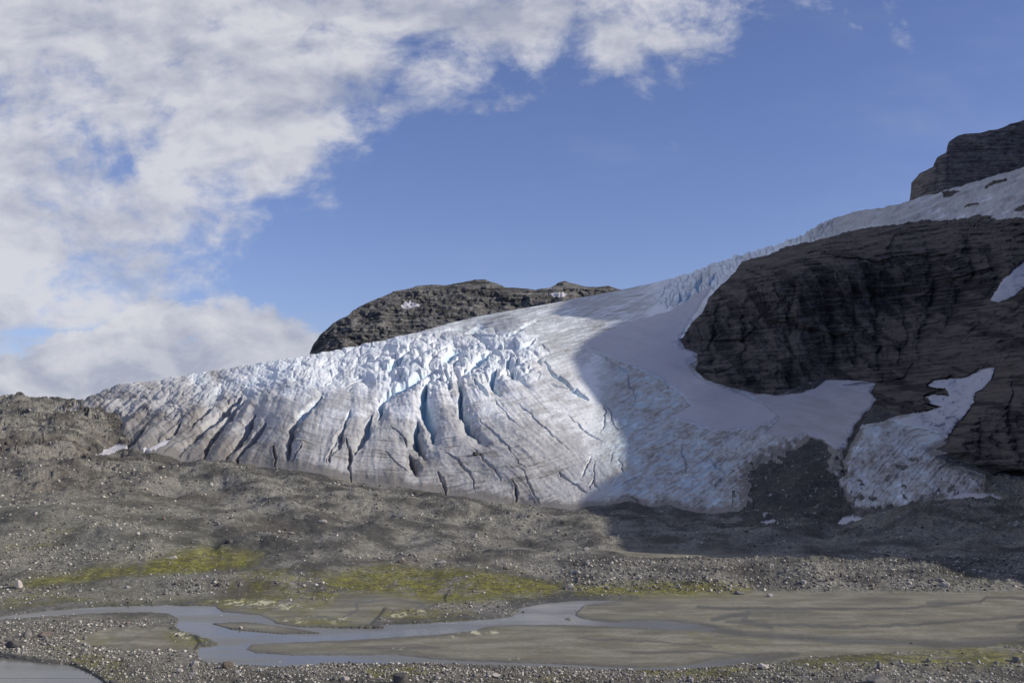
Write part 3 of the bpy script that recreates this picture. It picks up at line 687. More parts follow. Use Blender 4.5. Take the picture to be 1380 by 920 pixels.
def mat_snow():
    g = NT("old_snow"); o = g.obj()
    n = g.noise(g.scale(o, (.3, .3, 1)), .5, 6, .6); n2 = g.noise(o, 1.3, 4)
    c = g.mix(g.ramp(g.m('ADD', g.attr("dirt_shade"), g.m('MULTIPLY', g.m('SUBTRACT', n, .5), .3)), 0, .5), (.53, .515, .535), (.34, .32, .325))
    g.bump(n2, .3, .15)
    return g.done(c, .7, .2)

def mat_water():
    g = NT("silty_water"); o = g.obj()
    n = g.noise(g.scale(o, (.55, 1.6, 1)), 1.1, 3, .5)
    r = g.ramp(g.noise(g.scale(o, (.06, .15, 1)), .8, 3), .4, .65, .10, .30)
    g.bump(n, .22, .05)
    g.bsdf.inputs["IOR"].default_value = 1.33
    g.bsdf.inputs['Specular Tint'].default_value = (.95, .93, .88, 1)
    return g.done((.165, .160, .138), r, .20)

def mat_stone(name):
    g = NT(name); o = g.obj()
    info = g.n("ShaderNodeObjectInfo").outputs["Random"]
    n = g.noise(o, 2.2, 6, .65)
    a = g.mix(g.ramp(n, .35, .7), (.15, .14, .125), (.34, .32, .29))
    g.bump(n, .7, .12)
    return g, a, info

M_ground = mat_ground()
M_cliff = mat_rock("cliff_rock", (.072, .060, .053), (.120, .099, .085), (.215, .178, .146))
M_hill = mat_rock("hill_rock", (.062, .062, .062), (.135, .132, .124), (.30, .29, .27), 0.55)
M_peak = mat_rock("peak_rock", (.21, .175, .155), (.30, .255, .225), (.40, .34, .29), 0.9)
M_ice = mat_ice(); M_snow = mat_snow(); M_water = mat_water()
g, a, info = mat_stone("boulder_pale")
M_pale = g.done(g.mix(g.ramp(info, 0, 1), g.mix(.6, a, (.42, .40, .37)), g.mix(.75, a, (.50, .45, .40))))
g, a, info = mat_stone("boulder_grey"); M_grey = g.done(g.mix(g.ramp(info, 0, 1), g.mix(.5, a, (.12, .115, .105)), a))
g, a, info = mat_stone("boulder_dark"); M_dark = g.done(g.mix(.75, a, (.05, .045, .042)))
g, a, info = mat_stone("boulder_brown"); M_brown = g.done(g.mix(.6, a, (.13, .088, .06)))
g = NT("scattered_stone"); tn = g.attr("shade")
cst_ = g.mix(g.ramp(tn, 0, .6), (.085, .078, .07), (.22, .205, .18)); cst_ = g.mix(g.ramp(tn, .62, 1), cst_, (.58, .535, .455))
M_stones = g.done(cst_)

# ------------------------------------------------------------------ objects of the relief
GA = ["olive", "moss", "pale", "wet", "mud", "tone", "brown"]
sub_mesh("ground", fc == 0, GA, M_ground, kind="structure", label="grey stony moraine and gravel valley floor below the glacier")
sub_mesh("mudflat", fc == 5, GA, M_ground, kind="structure", label="smooth grey brown mudflats between the river braids")
sub_mesh("moss", fc == 4, GA, M_ground, kind="stuff", label="yellow green moss growing over gravel beside the water", category="moss")
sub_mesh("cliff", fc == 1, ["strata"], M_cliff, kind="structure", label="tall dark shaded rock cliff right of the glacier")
sub_mesh("glacier", fc == 2, ["dirt_shade", "blue"], M_ice, kind="thing", label="huge grey white glacier with deep blue crevasses flowing down to the moraine", category="glacier")
sub_mesh("ice_tongue", fc == 3, ["dirt_shade", "blue"], M_ice, kind="thing", label="small dirty ice tongue in shade under the right hand cliff gully", category="glacier")
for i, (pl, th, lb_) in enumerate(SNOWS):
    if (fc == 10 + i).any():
        sub_mesh("snow_patch", fc == 10 + i, ["dirt_shade"], M_snow, kind="thing", label=lb_, category="snow patch")

# ------------------------------------------------------------------ hill behind the glacier and the summit crag
def relief(name, outline, bottom, Y0, dYdpy, amp, sc, mat, step=1.0, back=260, snows=(), **props):
    ol = np.array(outline, float)
    cs = np.arange(ol[0, 0], ol[-1, 0] + step, step)
    tp = np.interp(cs, ol[:, 0], ol[:, 1])
    nr = int(max(60, (bottom - tp.min()) / step * 1.1))
    tt = np.linspace(0, 1, nr)[:, None]
    px_ = np.repeat(cs[None], nr, 0); py_ = bottom + (tp[None] - bottom) * tt
    edge = np.clip((px_ - cs[0]) / 60, 0, 1)
    Yq = Y0 + (bottom - py_) * dYdpy + 160 * (1 - np.sqrt(1 - (1 - edge) ** 2)) * (Y0 / 1500)
    x, y, z = P(px_, py_, Yq)
    n = fbm(x / (90 * sc), y / (100 * sc), z / (60 * sc), octv=6, gain=.6, ridged=True)
    n2 = fbm(x / (26 * sc), y / (34 * sc), z / (22 * sc), octv=5, gain=.6)
    fade = 1 - sstep(.9, 1.0, tt) * .6
    q1, q2, qr = worley((x + .3 * z) / (22 * sc), z / (15 * sc)); k1, k2, kr = worley((x - .2 * z) / (9 * sc) + 5, z / (7 * sc))
    y = y - amp * (n * 1.3 + .5 * n2 + .28 * (qr - .5) + .2 * (kr - .5)) * fade
    z = z + amp * .33 * (n2 + .6 * n) * fade
    x = x + amp * .3 * noise(x / (30 * sc), y / (30 * sc), z / (20 * sc))
    bx = np.array([x[-1], x[-1], x[-1], x[-1]]); by = np.array([y[-1] + q for q in (back * .1, back * .35, back, back * 2)]); bz = np.array([z[-1] + q for q in (-.02 * back, -.15 * back, -.5 * back, -1.1 * back)])
    bx = bx * (by / y[-1])
    gx_ = np.concatenate([x, bx]); gy_ = np.concatenate([y, by]); gz_ = np.concatenate([z, bz])
    st_ = np.concatenate([1.1 * fbm(z / (8 * sc), x / (60 * sc), octv=3) + n2 * 1.9 + .35 * (kr - .5) + .05, np.zeros_like(bx)])
    v = np.stack([gx_, gy_, gz_], -1).reshape(-1, 3); f = grid_faces(*gx_.shape)
    cl = np.zeros(gx_.shape, np.int32); wob_x = (px_ + 1.5 * noise(px_ / 4, py_ / 3)).astype(F32); wob_y = (py_ + noise(px_ / 5 + 3, py_ / 3)).astype(F32)
    for i, (pl, lb) in enumerate(snows): cl[:nr][sdf(pl, wob_x, wob_y, 10) > 0] = i + 1
    fcl = cl.reshape(-1)[f[:, 0]]
    for i, (pl, lb) in enumerate(snows):
        u, inv = np.unique(f[fcl == i + 1], return_inverse=True)
        link("snow_patch", mesh_from("snow_patch", v[u], inv.reshape(-1, 4), {"dirt_shade": np.full(len(u), .02)}), M_snow, kind="thing", label=lb, category="snow patch")
    return link(name, mesh_from(name, v, f[fcl == 0], {"strata": st_.reshape(-1)}), mat, **props)

HILL = [(415, 486), (418, 479), (425, 463), (438, 448), (450, 436), (470, 425), (485, 413), (500, 407), (515, 401), (530, 394), (548, 391), (560, 387), (580, 384), (600, 385), (620, 381), (640, 377), (655, 378),
        (668, 383), (680, 388), (700, 388), (720, 391), (738, 389), (752, 382), (760, 380), (772, 383), (790, 387), (805, 388), (820, 386), (845, 393), (880, 405), (930, 430)]
relief("hill", HILL, 500, 1420, 2.2, 12, .85, M_hill, snows=[
    ([(537, 414), (545, 409), (556, 408), (566, 412), (560, 416), (551, 418), (542, 418)], "lone bright snow spot on the dark hill slope behind the glacier"),
    ([(738, 399), (748, 397), (764, 400), (762, 404), (748, 403)], "thin white snow streak on the hill just left of the ice ridge")], kind="structure", label="dark rocky hill rising behind the glacier skyline")
PEAK = [(1222, 282), (1226, 262), (1228, 247), (1238, 234), (1250, 229), (1258, 225), (1262, 213), (1274, 206), (1277, 192), (1290, 184), (1300, 181), (1320, 180), (1332, 176), (1345, 175), (1360, 168), (1372, 165), (1385, 160), (1450, 150), (1560, 120), (1700, 110)]
relief("mountain_peak", PEAK, 290, 905, .45, 3.2, .36, M_peak, back=200, kind="structure", label="brown rocky summit crag above the upper ice at top right")

# ------------------------------------------------------------------ the mountain east of the picture that shades the cliff side
SUN_EL = math.radians(27)
EDGE = [(1500, 800), (1380, 793), (1300, 777), (1200, 754), (1110, 750), (1000, 747), (880, 744), (845, 738), (822, 715), (795, 694), (778, 674), (800, 655), (833, 637), (836, 600), (826, 570), (802, 540), (780, 510), (768, 482),
        (784, 461), (826, 437), (850, 424), (895, 392), (960, 360), (1030, 336)]
ex = np.array([p[0] for p in EDGE], float); ey = np.array([p[1] for p in EDGE], float)
eY = depth(ex, ey); eX, _, eZ = P(ex, ey, eY)
SUN_AZ = math.radians(10); SC, SS = math.cos(SUN_AZ), math.sin(SUN_AZ)     # sun from the right, a little on the camera's side
eQ = eX * SS + eY * SC; eA = eX * SC - eY * SS
od = np.argsort(eQ); eQ, eA, eZ = eQ[od], eA[od], eZ[od]
eH = eZ + ((eQ * (.66 * SC - SS) + 12) / (SC + .66 * SS) - eA) * math.tan(SUN_EL)
def crest(Yq):
    a = (Yq * (.66 * SC - SS) + 12) / (SC + .66 * SS)
    return a, np.interp(Yq, eQ, eH)
yy = np.concatenate([[60, 110, 150, 172, 190], np.arange(200, 560, 2.0), np.arange(560, 1600, 8.0)])
Xc, Hc = crest(yy)
Hc = np.where(yy < eQ[0], np.interp(yy, [60, 150, eQ[0] - 12, eQ[0]], [1, 3, 6, eH[0]]), Hc) + np.clip(yy - 760, 0, 900) * .45
prof = [(-30, None), (-18, .25), (-9, .62), (-3, .9), (0, 1.0), (6, .985), (20, .93), (60, .9), (160, .8), (500, .4), (1400, 0)]
mx, my, mz = [], [], []
for dx, k in prof:
    aa = Xc + dx * (1 if dx > 0 else np.minimum(Hc / 60, 3.4) + .15); mx.append(aa * SC + yy * SS); my.append(yy * SC - aa * SS)
    mz.append(Hc * 0 - 8 if k is None else Hc * k)
mx, my, mz = map(np.array, (mx, my, mz))
nn = fbm(mx / 30, my / 30, mz / 30, octv=4)
mx = mx + nn * 5 * (mz < Hc[None] * .95)
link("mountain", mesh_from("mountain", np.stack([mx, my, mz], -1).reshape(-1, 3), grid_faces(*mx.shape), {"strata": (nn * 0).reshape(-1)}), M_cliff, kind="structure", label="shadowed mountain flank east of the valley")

# ------------------------------------------------------------------ wide ground sheet and water
def quad(name, x0, y0, x1, y1, z, mat, nx=1, **props):
    v = np.array([(x0, y0, z), (x1, y0, z), (x1, y1, z), (x0, y1, z)]); me = mesh_from(name, v, np.array([[0, 1, 2, 3]]))
    return link(name, me, mat, **props)
quad("terrain", -9000, -9000, 9000, 9000, -9, M_ground, kind="structure", label="surrounding lowland")
quad("river", -230, 121.5, 140, 181, 0.0, M_water, kind="structure", label="shallow braided meltwater river reflecting the sky")
quad("pond", -140, 70, -30, 121.4, 0.0, M_water, kind="structure", label="still grey pond in the lower left corner")

# ------------------------------------------------------------------ stones
import bmesh
def boulder_mesh(name, seed, sub=3, sx=1, sy=1, sz=.75):
    r = random.Random(seed)
    bm = bmesh.new(); bmesh.ops.create_icosphere(bm, subdivisions=sub, radius=1)
    planes = []
    for _ in range(11):
        n = Vector((r.gauss(0, 1), r.gauss(0, 1), r.gauss(0, .8))).normalized(); planes.append((n, r.uniform(.55, .9)))
    for v in bm.verts:
        p = v.co.copy()
        for n, dd in planes:
            e = p.dot(n) - dd
            if e > 0: p -= n * e * .92
        v.co = Vector((p.x * sx, p.y * sy, p.z * sz))
    co = np.array([v.co[:] for v in bm.verts], F32)
    nn_ = fbm(co[:, 0] * 2 + seed, co[:, 1] * 2, co[:, 2] * 2, octv=3) * .09
    for v, k in zip(bm.verts, nn_): v.co *= 1 + float(k)
    me = bpy.data.meshes.new(name); bm.to_mesh(me); bm.free()
    for p in me.polygons: p.use_smooth = False
    return me
shapes = [(1, .85, .7), (1.1, .8, .5), (.9, .9, .85), (1.25, .8, .42), (.8, .8, 1.0), (1, 1, .6), (1.15, .75, .65)]
PROT = {}
for mname, mt in (("pale", M_pale), ("grey", M_grey), ("dark", M_dark), ("brown", M_brown)):
    PROT[mname] = []
    for i, s in enumerate(shapes):
        me = boulder_mesh("boulder", i + 3, 3, *s); me.materials.append(mt); PROT[mname].append(me)

gsel = np.isin(cls, (0, 4, 5)) | (cls == 2)
gi = np.nonzero(gsel.reshape(-1))[0]
qx, qy = proj(V[gi, 0], V[gi, 1], V[gi, 2])
def land(pxq, pyq, only_ground=True):
    d2 = (qx - pxq) ** 2 + (qy - pyq) ** 2
    k = np.nonzero(d2 < 4.0)[0]
    if len(k) == 0: k = np.array([np.argmin(d2)])
    j = k[np.argmin(V[gi[k], 1])]
    return V[gi[j]]

def put_boulder(pxq, pyq, w, col, shape, label, group=None, hk=1.0, sink=.25):
    """pyq is the stone's foot in the picture, w its width in photo pixels"""
    c = land(pxq, pyq)
    r = w / FOC * float(c[1]) / 2
    o = bpy.data.objects.new("boulder", PROT[col][shape % 7]); COL.objects.link(o)
    s = shapes[shape % 7]
    o.scale = (r / s[0], r / s[0], r / s[0] * hk)
    o.location = (float(c[0]), float(c[1]) + r * .3, float(c[2]) + r / s[0] * s[2] * hk * (1 - sink * 2) * .9)
    o.rotation_euler = (random.uniform(-.15, .15), random.uniform(-.15, .15), random.uniform(-.5, .5) + (math.pi if random.random() < .5 else 0))
    o["label"] = label; o["category"] = "boulder"
    if group: o["group"] = group
    return o
HERO = [
    (263, 896, 13, "pale", 2, "pale rounded boulder on the near shore of the lower left pool"),
    (308, 898, 18, "brown", 0, "rounded dark brown boulder at the water's edge right of a paler one"),
    (435, 703, 14, "pale", 1, "largest pale boulder high on the grey moraine slope"),
    (23, 791, 12, "pale", 4, "pale pointed boulder at the left edge of the valley floor"),
    (307, 730, 13, "dark", 0, "black boulder just above the bright moss hollow on the left"),
    (296, 787, 8, "dark", 2, "dark stone alone on the brown hummock left of centre"),
    (222, 799, 9, "grey", 4, "grey angular stone on the low gravel rise above the upper channel"),
    (298, 829, 6, "pale", 1, "small pale stone in the shallows beside the upper channel"),
    (324, 845, 6, "pale", 2, "small cream stone standing in the middle of the pool"),
    (18, 871, 38, "dark", 3, "long low dark slab of rock at the left edge above the corner pond"),
    (58, 857, 21, "brown", 1, "flat brown boulder behind the long dark slab on the left bank"),
    (36, 857, 13, "grey", 4, "grey block wedged beside the flat brown boulder on the left bank"),
    (152, 921, 26, "dark", 3, "dark flat boulder at the corner pond's right end"),
    (393, 718, 11, "grey", 1, "grey boulder on the moraine slope left of the largest pale one"),
    (233, 751, 16, "pale", 3, "flat pale slab lying at the top of the mossy hollow"),
    (262, 907, 13, "pale", 3, "flattish pale boulder just below the pale rounded one on the near bank"),
    (242, 904, 10, "pale", 0, "squat whitish boulder on the near bank left of the pale rounded one"),
    (640, 722, 6, "pale", 4, "small white upright stone on the open moraine above the moss"),
    (597, 758, 14, "pale", 3, "broad pale boulder on the scree just above the moss belt"),
    (681, 765, 9, "brown", 0, "reddish brown boulder at the upper edge of the moss belt"),
    (542, 757, 11, "brown", 0, "brown boulder on the scree left of the broad pale one"),
    (791, 740, 9, "pale", 0, "tan boulder near the shadow edge on the moraine"),
    (777, 771, 12, "pale", 5, "pale boulder at the left end of the rubble ridge"),
    (767, 792, 18, "grey", 1, "large grey boulder where the rubble ridge meets the moss"),
    (779, 782, 10, "grey", 2, "grey block leaning in the rubble above the large grey boulder"),
    (765, 834, 9, "grey", 5, "grey boulder on a spit in the middle of the river bend"),
    (706, 825, 5, "dark", 2, "little dark stone on the river's upper bank"),
    (541, 921, 26, "dark", 2, "big dark grey block at the bottom edge left of centre"),
    (668, 911, 16, "pale", 1, "pale boulder on the near gravel bank at bottom centre"),
    (690, 909, 10, "grey", 0, "grey boulder just right of the pale one at bottom centre"),
    (466, 915, 11, "pale", 0, "pale boulder on the near bank left of the big dark block"),
    (453, 914, 7, "grey", 2, "small grey stone beside the left pale boulder on the near bank"),
    (877, 758, 5, "pale", 4, "bright white stone on the crest of the rubble ridge"),
    (1085, 786, 9, "pale", 2, "round whitish boulder on the front of the gravel ridge"),
    (1159, 776, 13, "dark", 1, "dark wedge shaped boulder on the gravel ridge right of the round white one"),
    (1178, 788, 4.5, "pale", 4, "narrow upright white stone on the gravel ridge"),
    (1275, 789, 13, "pale", 0, "whitish boulder resting below a flat slab at the ridge's right end"),
    (1268, 783, 22, "grey", 3, "flat grey slab lying behind the whitish boulder at the ridge's right end"),
    (1030, 899, 16, "pale", 5, "pale humped boulder on the near bank right of centre"),
    (933, 917, 9, "pale", 2, "pale rounded boulder on the mossy near bank right of centre"),
    (1185, 921, 30, "grey", 5, "largest grey boulder at the bottom edge on the right"),
    (1257, 918, 9, "pale", 0, "small pale boulder right of the largest grey one at the bottom"),
    (1088, 912, 11, "pale", 3, "flat pale stone on the near bank below the humped boulder"),
    (1216, 892, 6, "pale", 4, "tiny white stone on the grassy right bank"),
    (1114, 896, 8, "pale", 1, "whitish stone at the water side of the right near bank"),
    (997, 799, 18, "grey", 3, "low grey slab where the gravel ridge meets the mudflat"),
    (1039, 802, 9, "pale", 0, "pale boulder at the mudflat's edge right of the low grey slab"),
    (1372, 891, 14, "grey", 2, "grey boulder at the right edge of the near bank"),
    (1345, 893, 11, "grey", 3, "flat grey stone left of the right edge boulder"),
    (1230, 866, 6, "dark", 1, "small dark stone in the right river channel"),
    (640, 612, 10, "dark", 0, "lone black boulder sitting on the dirty ice of the glacier front"),
    (1145, 761, 7, "grey", 3, "grey slab on the crest of the gravel ridge beside the shadow"),
    (818, 792, 8, "grey", 0, "grey rock at the foot of the rubble ridge above the yellow moss"),
    (1065, 917, 14, "grey", 1, "broad grey rock on the near bank left of the flat pale stone"),
]
for i, h in enumerate(HERO): put_boulder(h[0], h[1], h[2], h[3], h[4], h[5])

ZONES = [  # region, count, width range, colours, label, group
    ([(-10, 690), (460, 690), (440, 790), (-10, 800)], 46, (3.2, 6.5), "small weathered stone lying on the left moraine slope above the moss", "stones on the left moraine slope"),
    ([(460, 690), (800, 700), (780, 780), (470, 775)], 40, (3.2, 6.5), "small weathered stone lying on the middle moraine scree", "stones on the middle moraine scree"),
    ([(790, 758), (1060, 758), (1180, 760), (1270, 778), (1250, 792), (800, 790)], 50, (3.5, 7.5), "small angular stone in the rubble ridge in front of the shadow", "stones of the rubble ridge"),
    ([(150, 900), (440, 903), (440, 922), (190, 922)], 26, (3.5, 7.5), "small stone on the near bank right of the corner pond", "stones on the near bank at left"),
    ([(450, 902), (900, 908), (900, 922), (450, 922)], 34, (4, 9), "small stone on the near gravel bank at bottom centre", "stones on the near bank in the middle"),
    ([(920, 908), (1380, 878), (1390, 922), (920, 922)], 30, (4, 9), "small stone on the near mossy bank at bottom right", "stones on the near bank at right"),
    ([(0, 845), (100, 842), (225, 835), (230, 846), (150, 850), (110, 882), (0, 880)], 20, (3.5, 7), "small stone on the gravel bar between upper channel and corner pond", "stones on the left gravel bar"),
]
nb_ = 0
for zi, (pl, cnt, wr, lab, grp) in enumerate(ZONES):
    p_ = np.array(pl, float); k = 0
    while k < cnt:
        x = random.uniform(p_[:, 0].min(), p_[:, 0].max()); y = random.uniform(p_[:, 1].min(), p_[:, 1].max())
        if sdf(pl, np.array([x], F32), np.array([y], F32))[0] < 0: continue
        w = wr[0] + (wr[1] - wr[0]) * random.random() ** 2
        c_ = random.choices(["pale", "grey", "dark", "brown"], [.42, .38, .08, .12])[0]
        put_boulder(x, y, w, c_, random.randrange(7), lab, grp); k += 1; nb_ += 1

# the countless smaller stones: one object
ico_v = []
bm = bmesh.new(); bmesh.ops.create_icosphere(bm, subdivisions=1, radius=1)
bv = np.array([v.co[:] for v in bm.verts], F32); bf = np.array([[v.index for v in f.verts] for f in bm.faces]); bm.free()
protos = []
for i in range(8):
    r_ = np.random.RandomState(i + 40)
    nrm = r_.normal(size=(7, 3)); nrm /= np.linalg.norm(nrm, axis=1)[:, None]; dd_ = r_.uniform(.5, .9, 7)
    p = bv.copy()
    for n_, d_ in zip(nrm, dd_):
        e = np.clip(p @ n_ - d_, 0, None); p -= e[:, None] * n_ * .95
    p = p * r_.uniform([.8, .7, .45], [1.2, 1.0, .85]); protos.append(p.astype(F32))
rs = np.random.RandomState(5)
gr = np.nonzero(((cls == 0) | (cls == 4)).reshape(-1))[0]
row = gr // GX.shape[1]; cc = cols[gr % GX.shape[1]]
qx2, qy2 = proj(V[gr, 0], V[gr, 1], V[gr, 2])
ok = (row >= nf) & (row < nf + NR - 4) & (cc > -60) & (cc < 1440) & (qy2 < 950)
gr = gr[ok]; qx2, qy2 = qx2[ok], qy2[ok]
dens = 0.55 + 0.9 * np.clip(.5 * AT["tone"].reshape(-1)[gr] + 1.3 * fbm(V[gr, 0] / 12, V[gr, 1] / 18, octv=3), -.4, 1)
dens = dens * np.where(AT["moss"].reshape(-1)[gr] > .5, .35, 1) * np.where(V[gr, 2] < 0.05, 0.06, 1)
dens = dens * (1 + 1.3 * rub.reshape(-1)[0] * 0)
dens += 1.0 * ((qy2 > 750) & (qy2 < 798) & (qx2 > 760)) + 1.2 * (qy2 > 893) + .8 * ((qx2 < 240) & (qy2 > 836) & (qy2 < 893))
dens = np.clip(dens - .25, 0.03, None) ** 1.25; dens /= dens.sum()
NS = 34000
pick = rs.choice(len(gr), NS, p=dens)
pos = V[gr[pick]]; dist = pos[:, 1]
size = dist / FOC * (0.6 + 0.75 * rs.rand(NS) + 2.4 * rs.rand(NS) ** 5)      # half width
size = np.clip(size, .04, 1.2)
ang = rs.rand(NS) * 6.283; ca, sa = np.cos(ang), np.sin(ang)
pid = rs.randint(0, 8, NS)
base = np.stack(protos)[pid] * size[:, None, None]
xr = base[..., 0] * ca[:, None] - base[..., 1] * sa[:, None]; yr = base[..., 0] * sa[:, None] + base[..., 1] * ca[:, None]
sv = np.stack([xr + pos[:, 0:1], yr + pos[:, 1:2], base[..., 2] + pos[:, 2:3] + size[:, None] * .15], -1)
sf = bf[None] + (np.arange(NS) * len(bv))[:, None, None]
sh_ = np.repeat(rs.rand(NS) ** .95, len(bv))
link("stones", mesh_from("stones", sv.reshape(-1, 3), sf.reshape(-1, 3), {"shade": sh_}, smooth=False), M_stones, kind="stuff", label="countless small grey and pale stones strewn over the moraine and banks", category="stones")

# ------------------------------------------------------------------ sky with clouds
w = bpy.data.worlds.new("World"); scene.world = w; w.use_nodes = True
N = NT("", w.node_tree)
bg = w.node_tree.nodes["Background"]
sky = N.n("ShaderNodeTexSky", sky_type='NISHITA', sun_disc=False, sun_elevation=SUN_EL, sun_rotation=math.radians(90) + SUN_AZ, altitude=900, air_density=1.0, dust_density=.6, ozone_density=2.2)
STR = 0.10
tc = N.n("ShaderNodeTexCoord").outputs["Generated"]
sep = N.n("ShaderNodeSeparateXYZ"); N.l(tc, sep.inputs[0])
yv = N.m('MAXIMUM', sep.outputs[1], .08)
U = N.m('DIVIDE', sep.outputs[0], yv); Vv = N.m('DIVIDE', sep.outputs[2], yv)
cmb = N.n("ShaderNodeCombineXYZ"); N.l(U, cmb.inputs[0]); N.l(Vv, cmb.inputs[1]); uv = cmb.outputs[0]
def uvp(px_, py_):
    b = (460.0 - py_) / FOC; k = 1 / (CT - b * ST)
    return (px_ - 690) / FOC * k, (ST + b * CT) * k
def curve(points):
    nd = N.n("ShaderNodeFloatCurve"); c = nd.mapping.curves[0]
    pts = [(min(max((u + .6) / 1.2, 0), 1), min(max(v / .6, 0), 1)) for u, v in (uvp(*p) for p in points)]
    c.points[0].location = pts[0]; c.points[1].location = pts[-1]
    for p in pts[1:-1]: c.points.new(*p)
    nd.mapping.update(); nd.inputs[0].default_value = 1.0
    x = N.m('DIVIDE', N.m('ADD', U, .6), 1.2, clamp=True); N.l(x, nd.inputs[1])
    return N.m('MULTIPLY', nd.outputs[0], .6)
nA = N.noise(N.scale(uv, (1, 1.35, 1)), 9.0, 10, .60, .35)
nB = N.noise(N.scale(uv, (1, 1.5, 1)), 26.0, 8, .62, .3)
nC = N.noise(N.scale(uv, (1, 2.0, 1)), 4.0, 6, .5, .3)
low = curve([(-200, 450), (0, 446), (80, 440), (150, 425), (200, 408), (250, 374), (330, 325), (400, 280), (460, 215), (530, 150), (600, 118), (700, 104), (800, 92), (860, 88), (920, 68), (960, 48), (985, 28), (1015, -25), (1500, -60)])
f_up = N.m('SUBTRACT', Vv, low)
def cl01(x, sc, lim=1.0): return N.m('MINIMUM', N.m('MAXIMUM', N.m('DIVIDE', x, sc), -lim), lim)
def blob(px_, py_, rx, ry):
    u0, v0 = uvp(px_, py_)
    a = N.m('DIVIDE', N.m('SUBTRACT', U, u0), rx / FOC); b = N.m('DIVIDE', N.m('SUBTRACT', Vv, v0), ry / FOC)
    return N.m('POWER', 2.718, N.m('MULTIPLY', N.m('ADD', N.m('MULTIPLY', a, a), N.m('MULTIPLY', b, b)), -1.0))
holes = None
for hb in [(18, 150, 60, 34), (105, 185, 55, 24), (150, 225, 50, 22), (430, 150, 50, 18), (70, 448, 60, 7)]:
    b_ = blob(*hb); holes = b_ if holes is None else N.m('ADD', holes, b_)
noiz = N.m('ADD', N.m('MULTIPLY', N.m('SUBTRACT', nA, .5), 2.5), N.m('ADD', N.m('MULTIPLY', N.m('SUBTRACT', nB, .5), 1.2), N.m('MULTIPLY', N.m('SUBTRACT', nC, .5), .9)))
Fu = N.m('SUBTRACT', N.m('ADD', N.m('MULTIPLY', cl01(f_up, .075), .62), noiz), N.m('MULTIPLY', holes, .46))
Fu = N.m('ADD', Fu, N.m('MULTIPLY', N.m('ADD', blob(20, 425, 150, 40), blob(890, 50, 90, 26)), .55))
d_up = N.m('MULTIPLY', N.ramp(Fu, -.20, .62), .97)
# the cumulus bank low on the left
topc = curve([(-300, 470), (0, 470), (60, 452), (120, 430), (170, 400), (230, 396), (300, 400), (360, 412), (410, 428), (440, 445), (460, 480), (500, 560), (1500, 640)])
f_lo = N.m('SUBTRACT', topc, Vv)
Fl = N.m('ADD', N.m('MULTIPLY', cl01(f_lo, .022), .55), N.m('ADD', N.m('MULTIPLY', N.m('SUBTRACT', nB, .5), 1.5), N.m('MULTIPLY', N.m('SUBTRACT', nA, .5), .9)))
d_lo = N.m('MULTIPLY', N.ramp(Fl, -.02, .30), N.ramp(N.m('ADD', Fl, N.m('MULTIPLY', N.m('SUBTRACT', nC, .5), 1.5)), .0, .5, .6, 1.0))
dens_ = N.m('MAXIMUM', d_up, d_lo)
veil = N.m('MULTIPLY', N.ramp(N.noise(N.scale(uv, (1, 3.0, 1)), 3.5, 6, .6), .48, .8), .10)
dens_ = N.m('MAXIMUM', dens_, veil)
dens_ = N.m('MULTIPLY', dens_, N.ramp(sep.outputs[1], .05, .3))
shd = N.ramp(N.m('ADD', N.m('MULTIPLY', N.noise(N.scale(uv, (1, 2.6, 1)), 5.2, 5, .5), .75), N.m('MULTIPLY', nA, .35)), .34, .68)
lofade = N.m('MULTIPLY', N.ramp(f_lo, .018, .07), .55)
def shifted(vec, dx, dy):
    nd = N.n("ShaderNodeVectorMath", operation='ADD'); N.l(vec, nd.inputs[0]); nd.inputs[1].default_value = (dx, dy, 0); return nd.outputs[0]
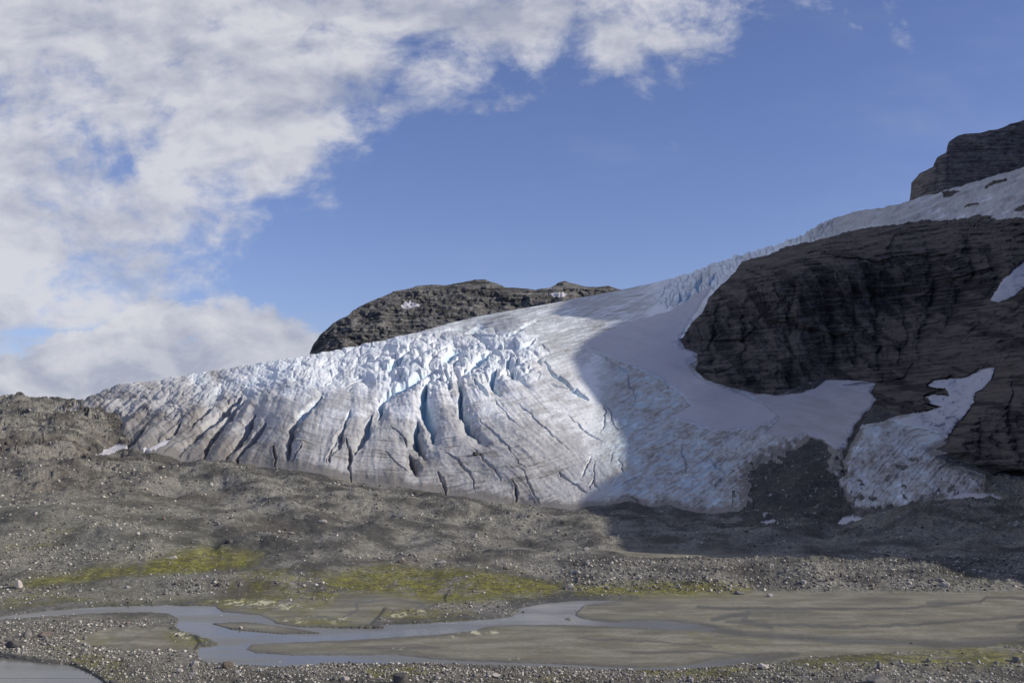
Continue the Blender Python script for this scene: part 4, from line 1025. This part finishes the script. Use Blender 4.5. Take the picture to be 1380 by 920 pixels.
r1 = N.m('SUBTRACT', N.noise(N.scale(uv, (1, 1.5, 1)), 15.0, 7, .58, .3), N.noise(N.scale(shifted(uv, .008, .010), (1, 1.5, 1)), 15.0, 7, .58, .3))
r2 = N.m('SUBTRACT', N.noise(N.scale(uv, (1, 2.2, 1)), 5.0, 3, .5, .2), N.noise(N.scale(shifted(uv, .02, .026), (1, 2.2, 1)), 5.0, 3, .5, .2))
shd = N.m('ADD', shd, N.m('ADD', N.m('MULTIPLY', r1, 2.2), N.m('MULTIPLY', r2, 1.7)), clamp=True)
shade_c = N.m('SUBTRACT', shd, N.m('MULTIPLY', lofade, N.m('SUBTRACT', 1.0, d_up)), clamp=True)
k = 1.0 / STR
ccol = N.mix(shade_c, (.39 * k, .42 * k, .52 * k), (.68 * k, .685 * k, .73 * k))
skyc = N.mix(1.0, sky.outputs[0], (1.0, 0.94, 1.22), 'MULTIPLY')
final = N.mix(N.m('MULTIPLY', dens_, .95), skyc, ccol)
N.l(final, bg.inputs[0]); bg.inputs[1].default_value = STR

# ------------------------------------------------------------------ sun and camera
sd = Vector((math.cos(SUN_EL) * SC, -math.cos(SUN_EL) * SS, math.sin(SUN_EL)))
L = bpy.data.lights.new("sun", 'SUN'); L.energy = 4.2; L.angle = math.radians(.53); L.color = (1.0, .93, .82)
lo_ = bpy.data.objects.new("sun", L); COL.objects.link(lo_); lo_.rotation_euler = sd.to_track_quat('Z', 'Y').to_euler()
cam = bpy.data.cameras.new("camera"); cam.sensor_width = 36; cam.lens = 36 * FOC / 1380; cam.clip_start = .5; cam.clip_end = 30000
co_ = bpy.data.objects.new("camera", cam); COL.objects.link(co_); co_.location = (0, 0, CAM_H); co_.rotation_euler = (math.pi / 2 + PITCH, 0, 0)
scene.camera = co_
scene.view_settings.view_transform = 'Standard'; scene.view_settings.look = 'None'; scene.view_settings.exposure = 0; scene.view_settings.gamma = 1
scene.render.engine = 'CYCLES'
scene.cycles.max_bounces = 5; scene.cycles.diffuse_bounces = 3; scene.cycles.glossy_bounces = 2; scene.cycles.transmission_bounces = 1
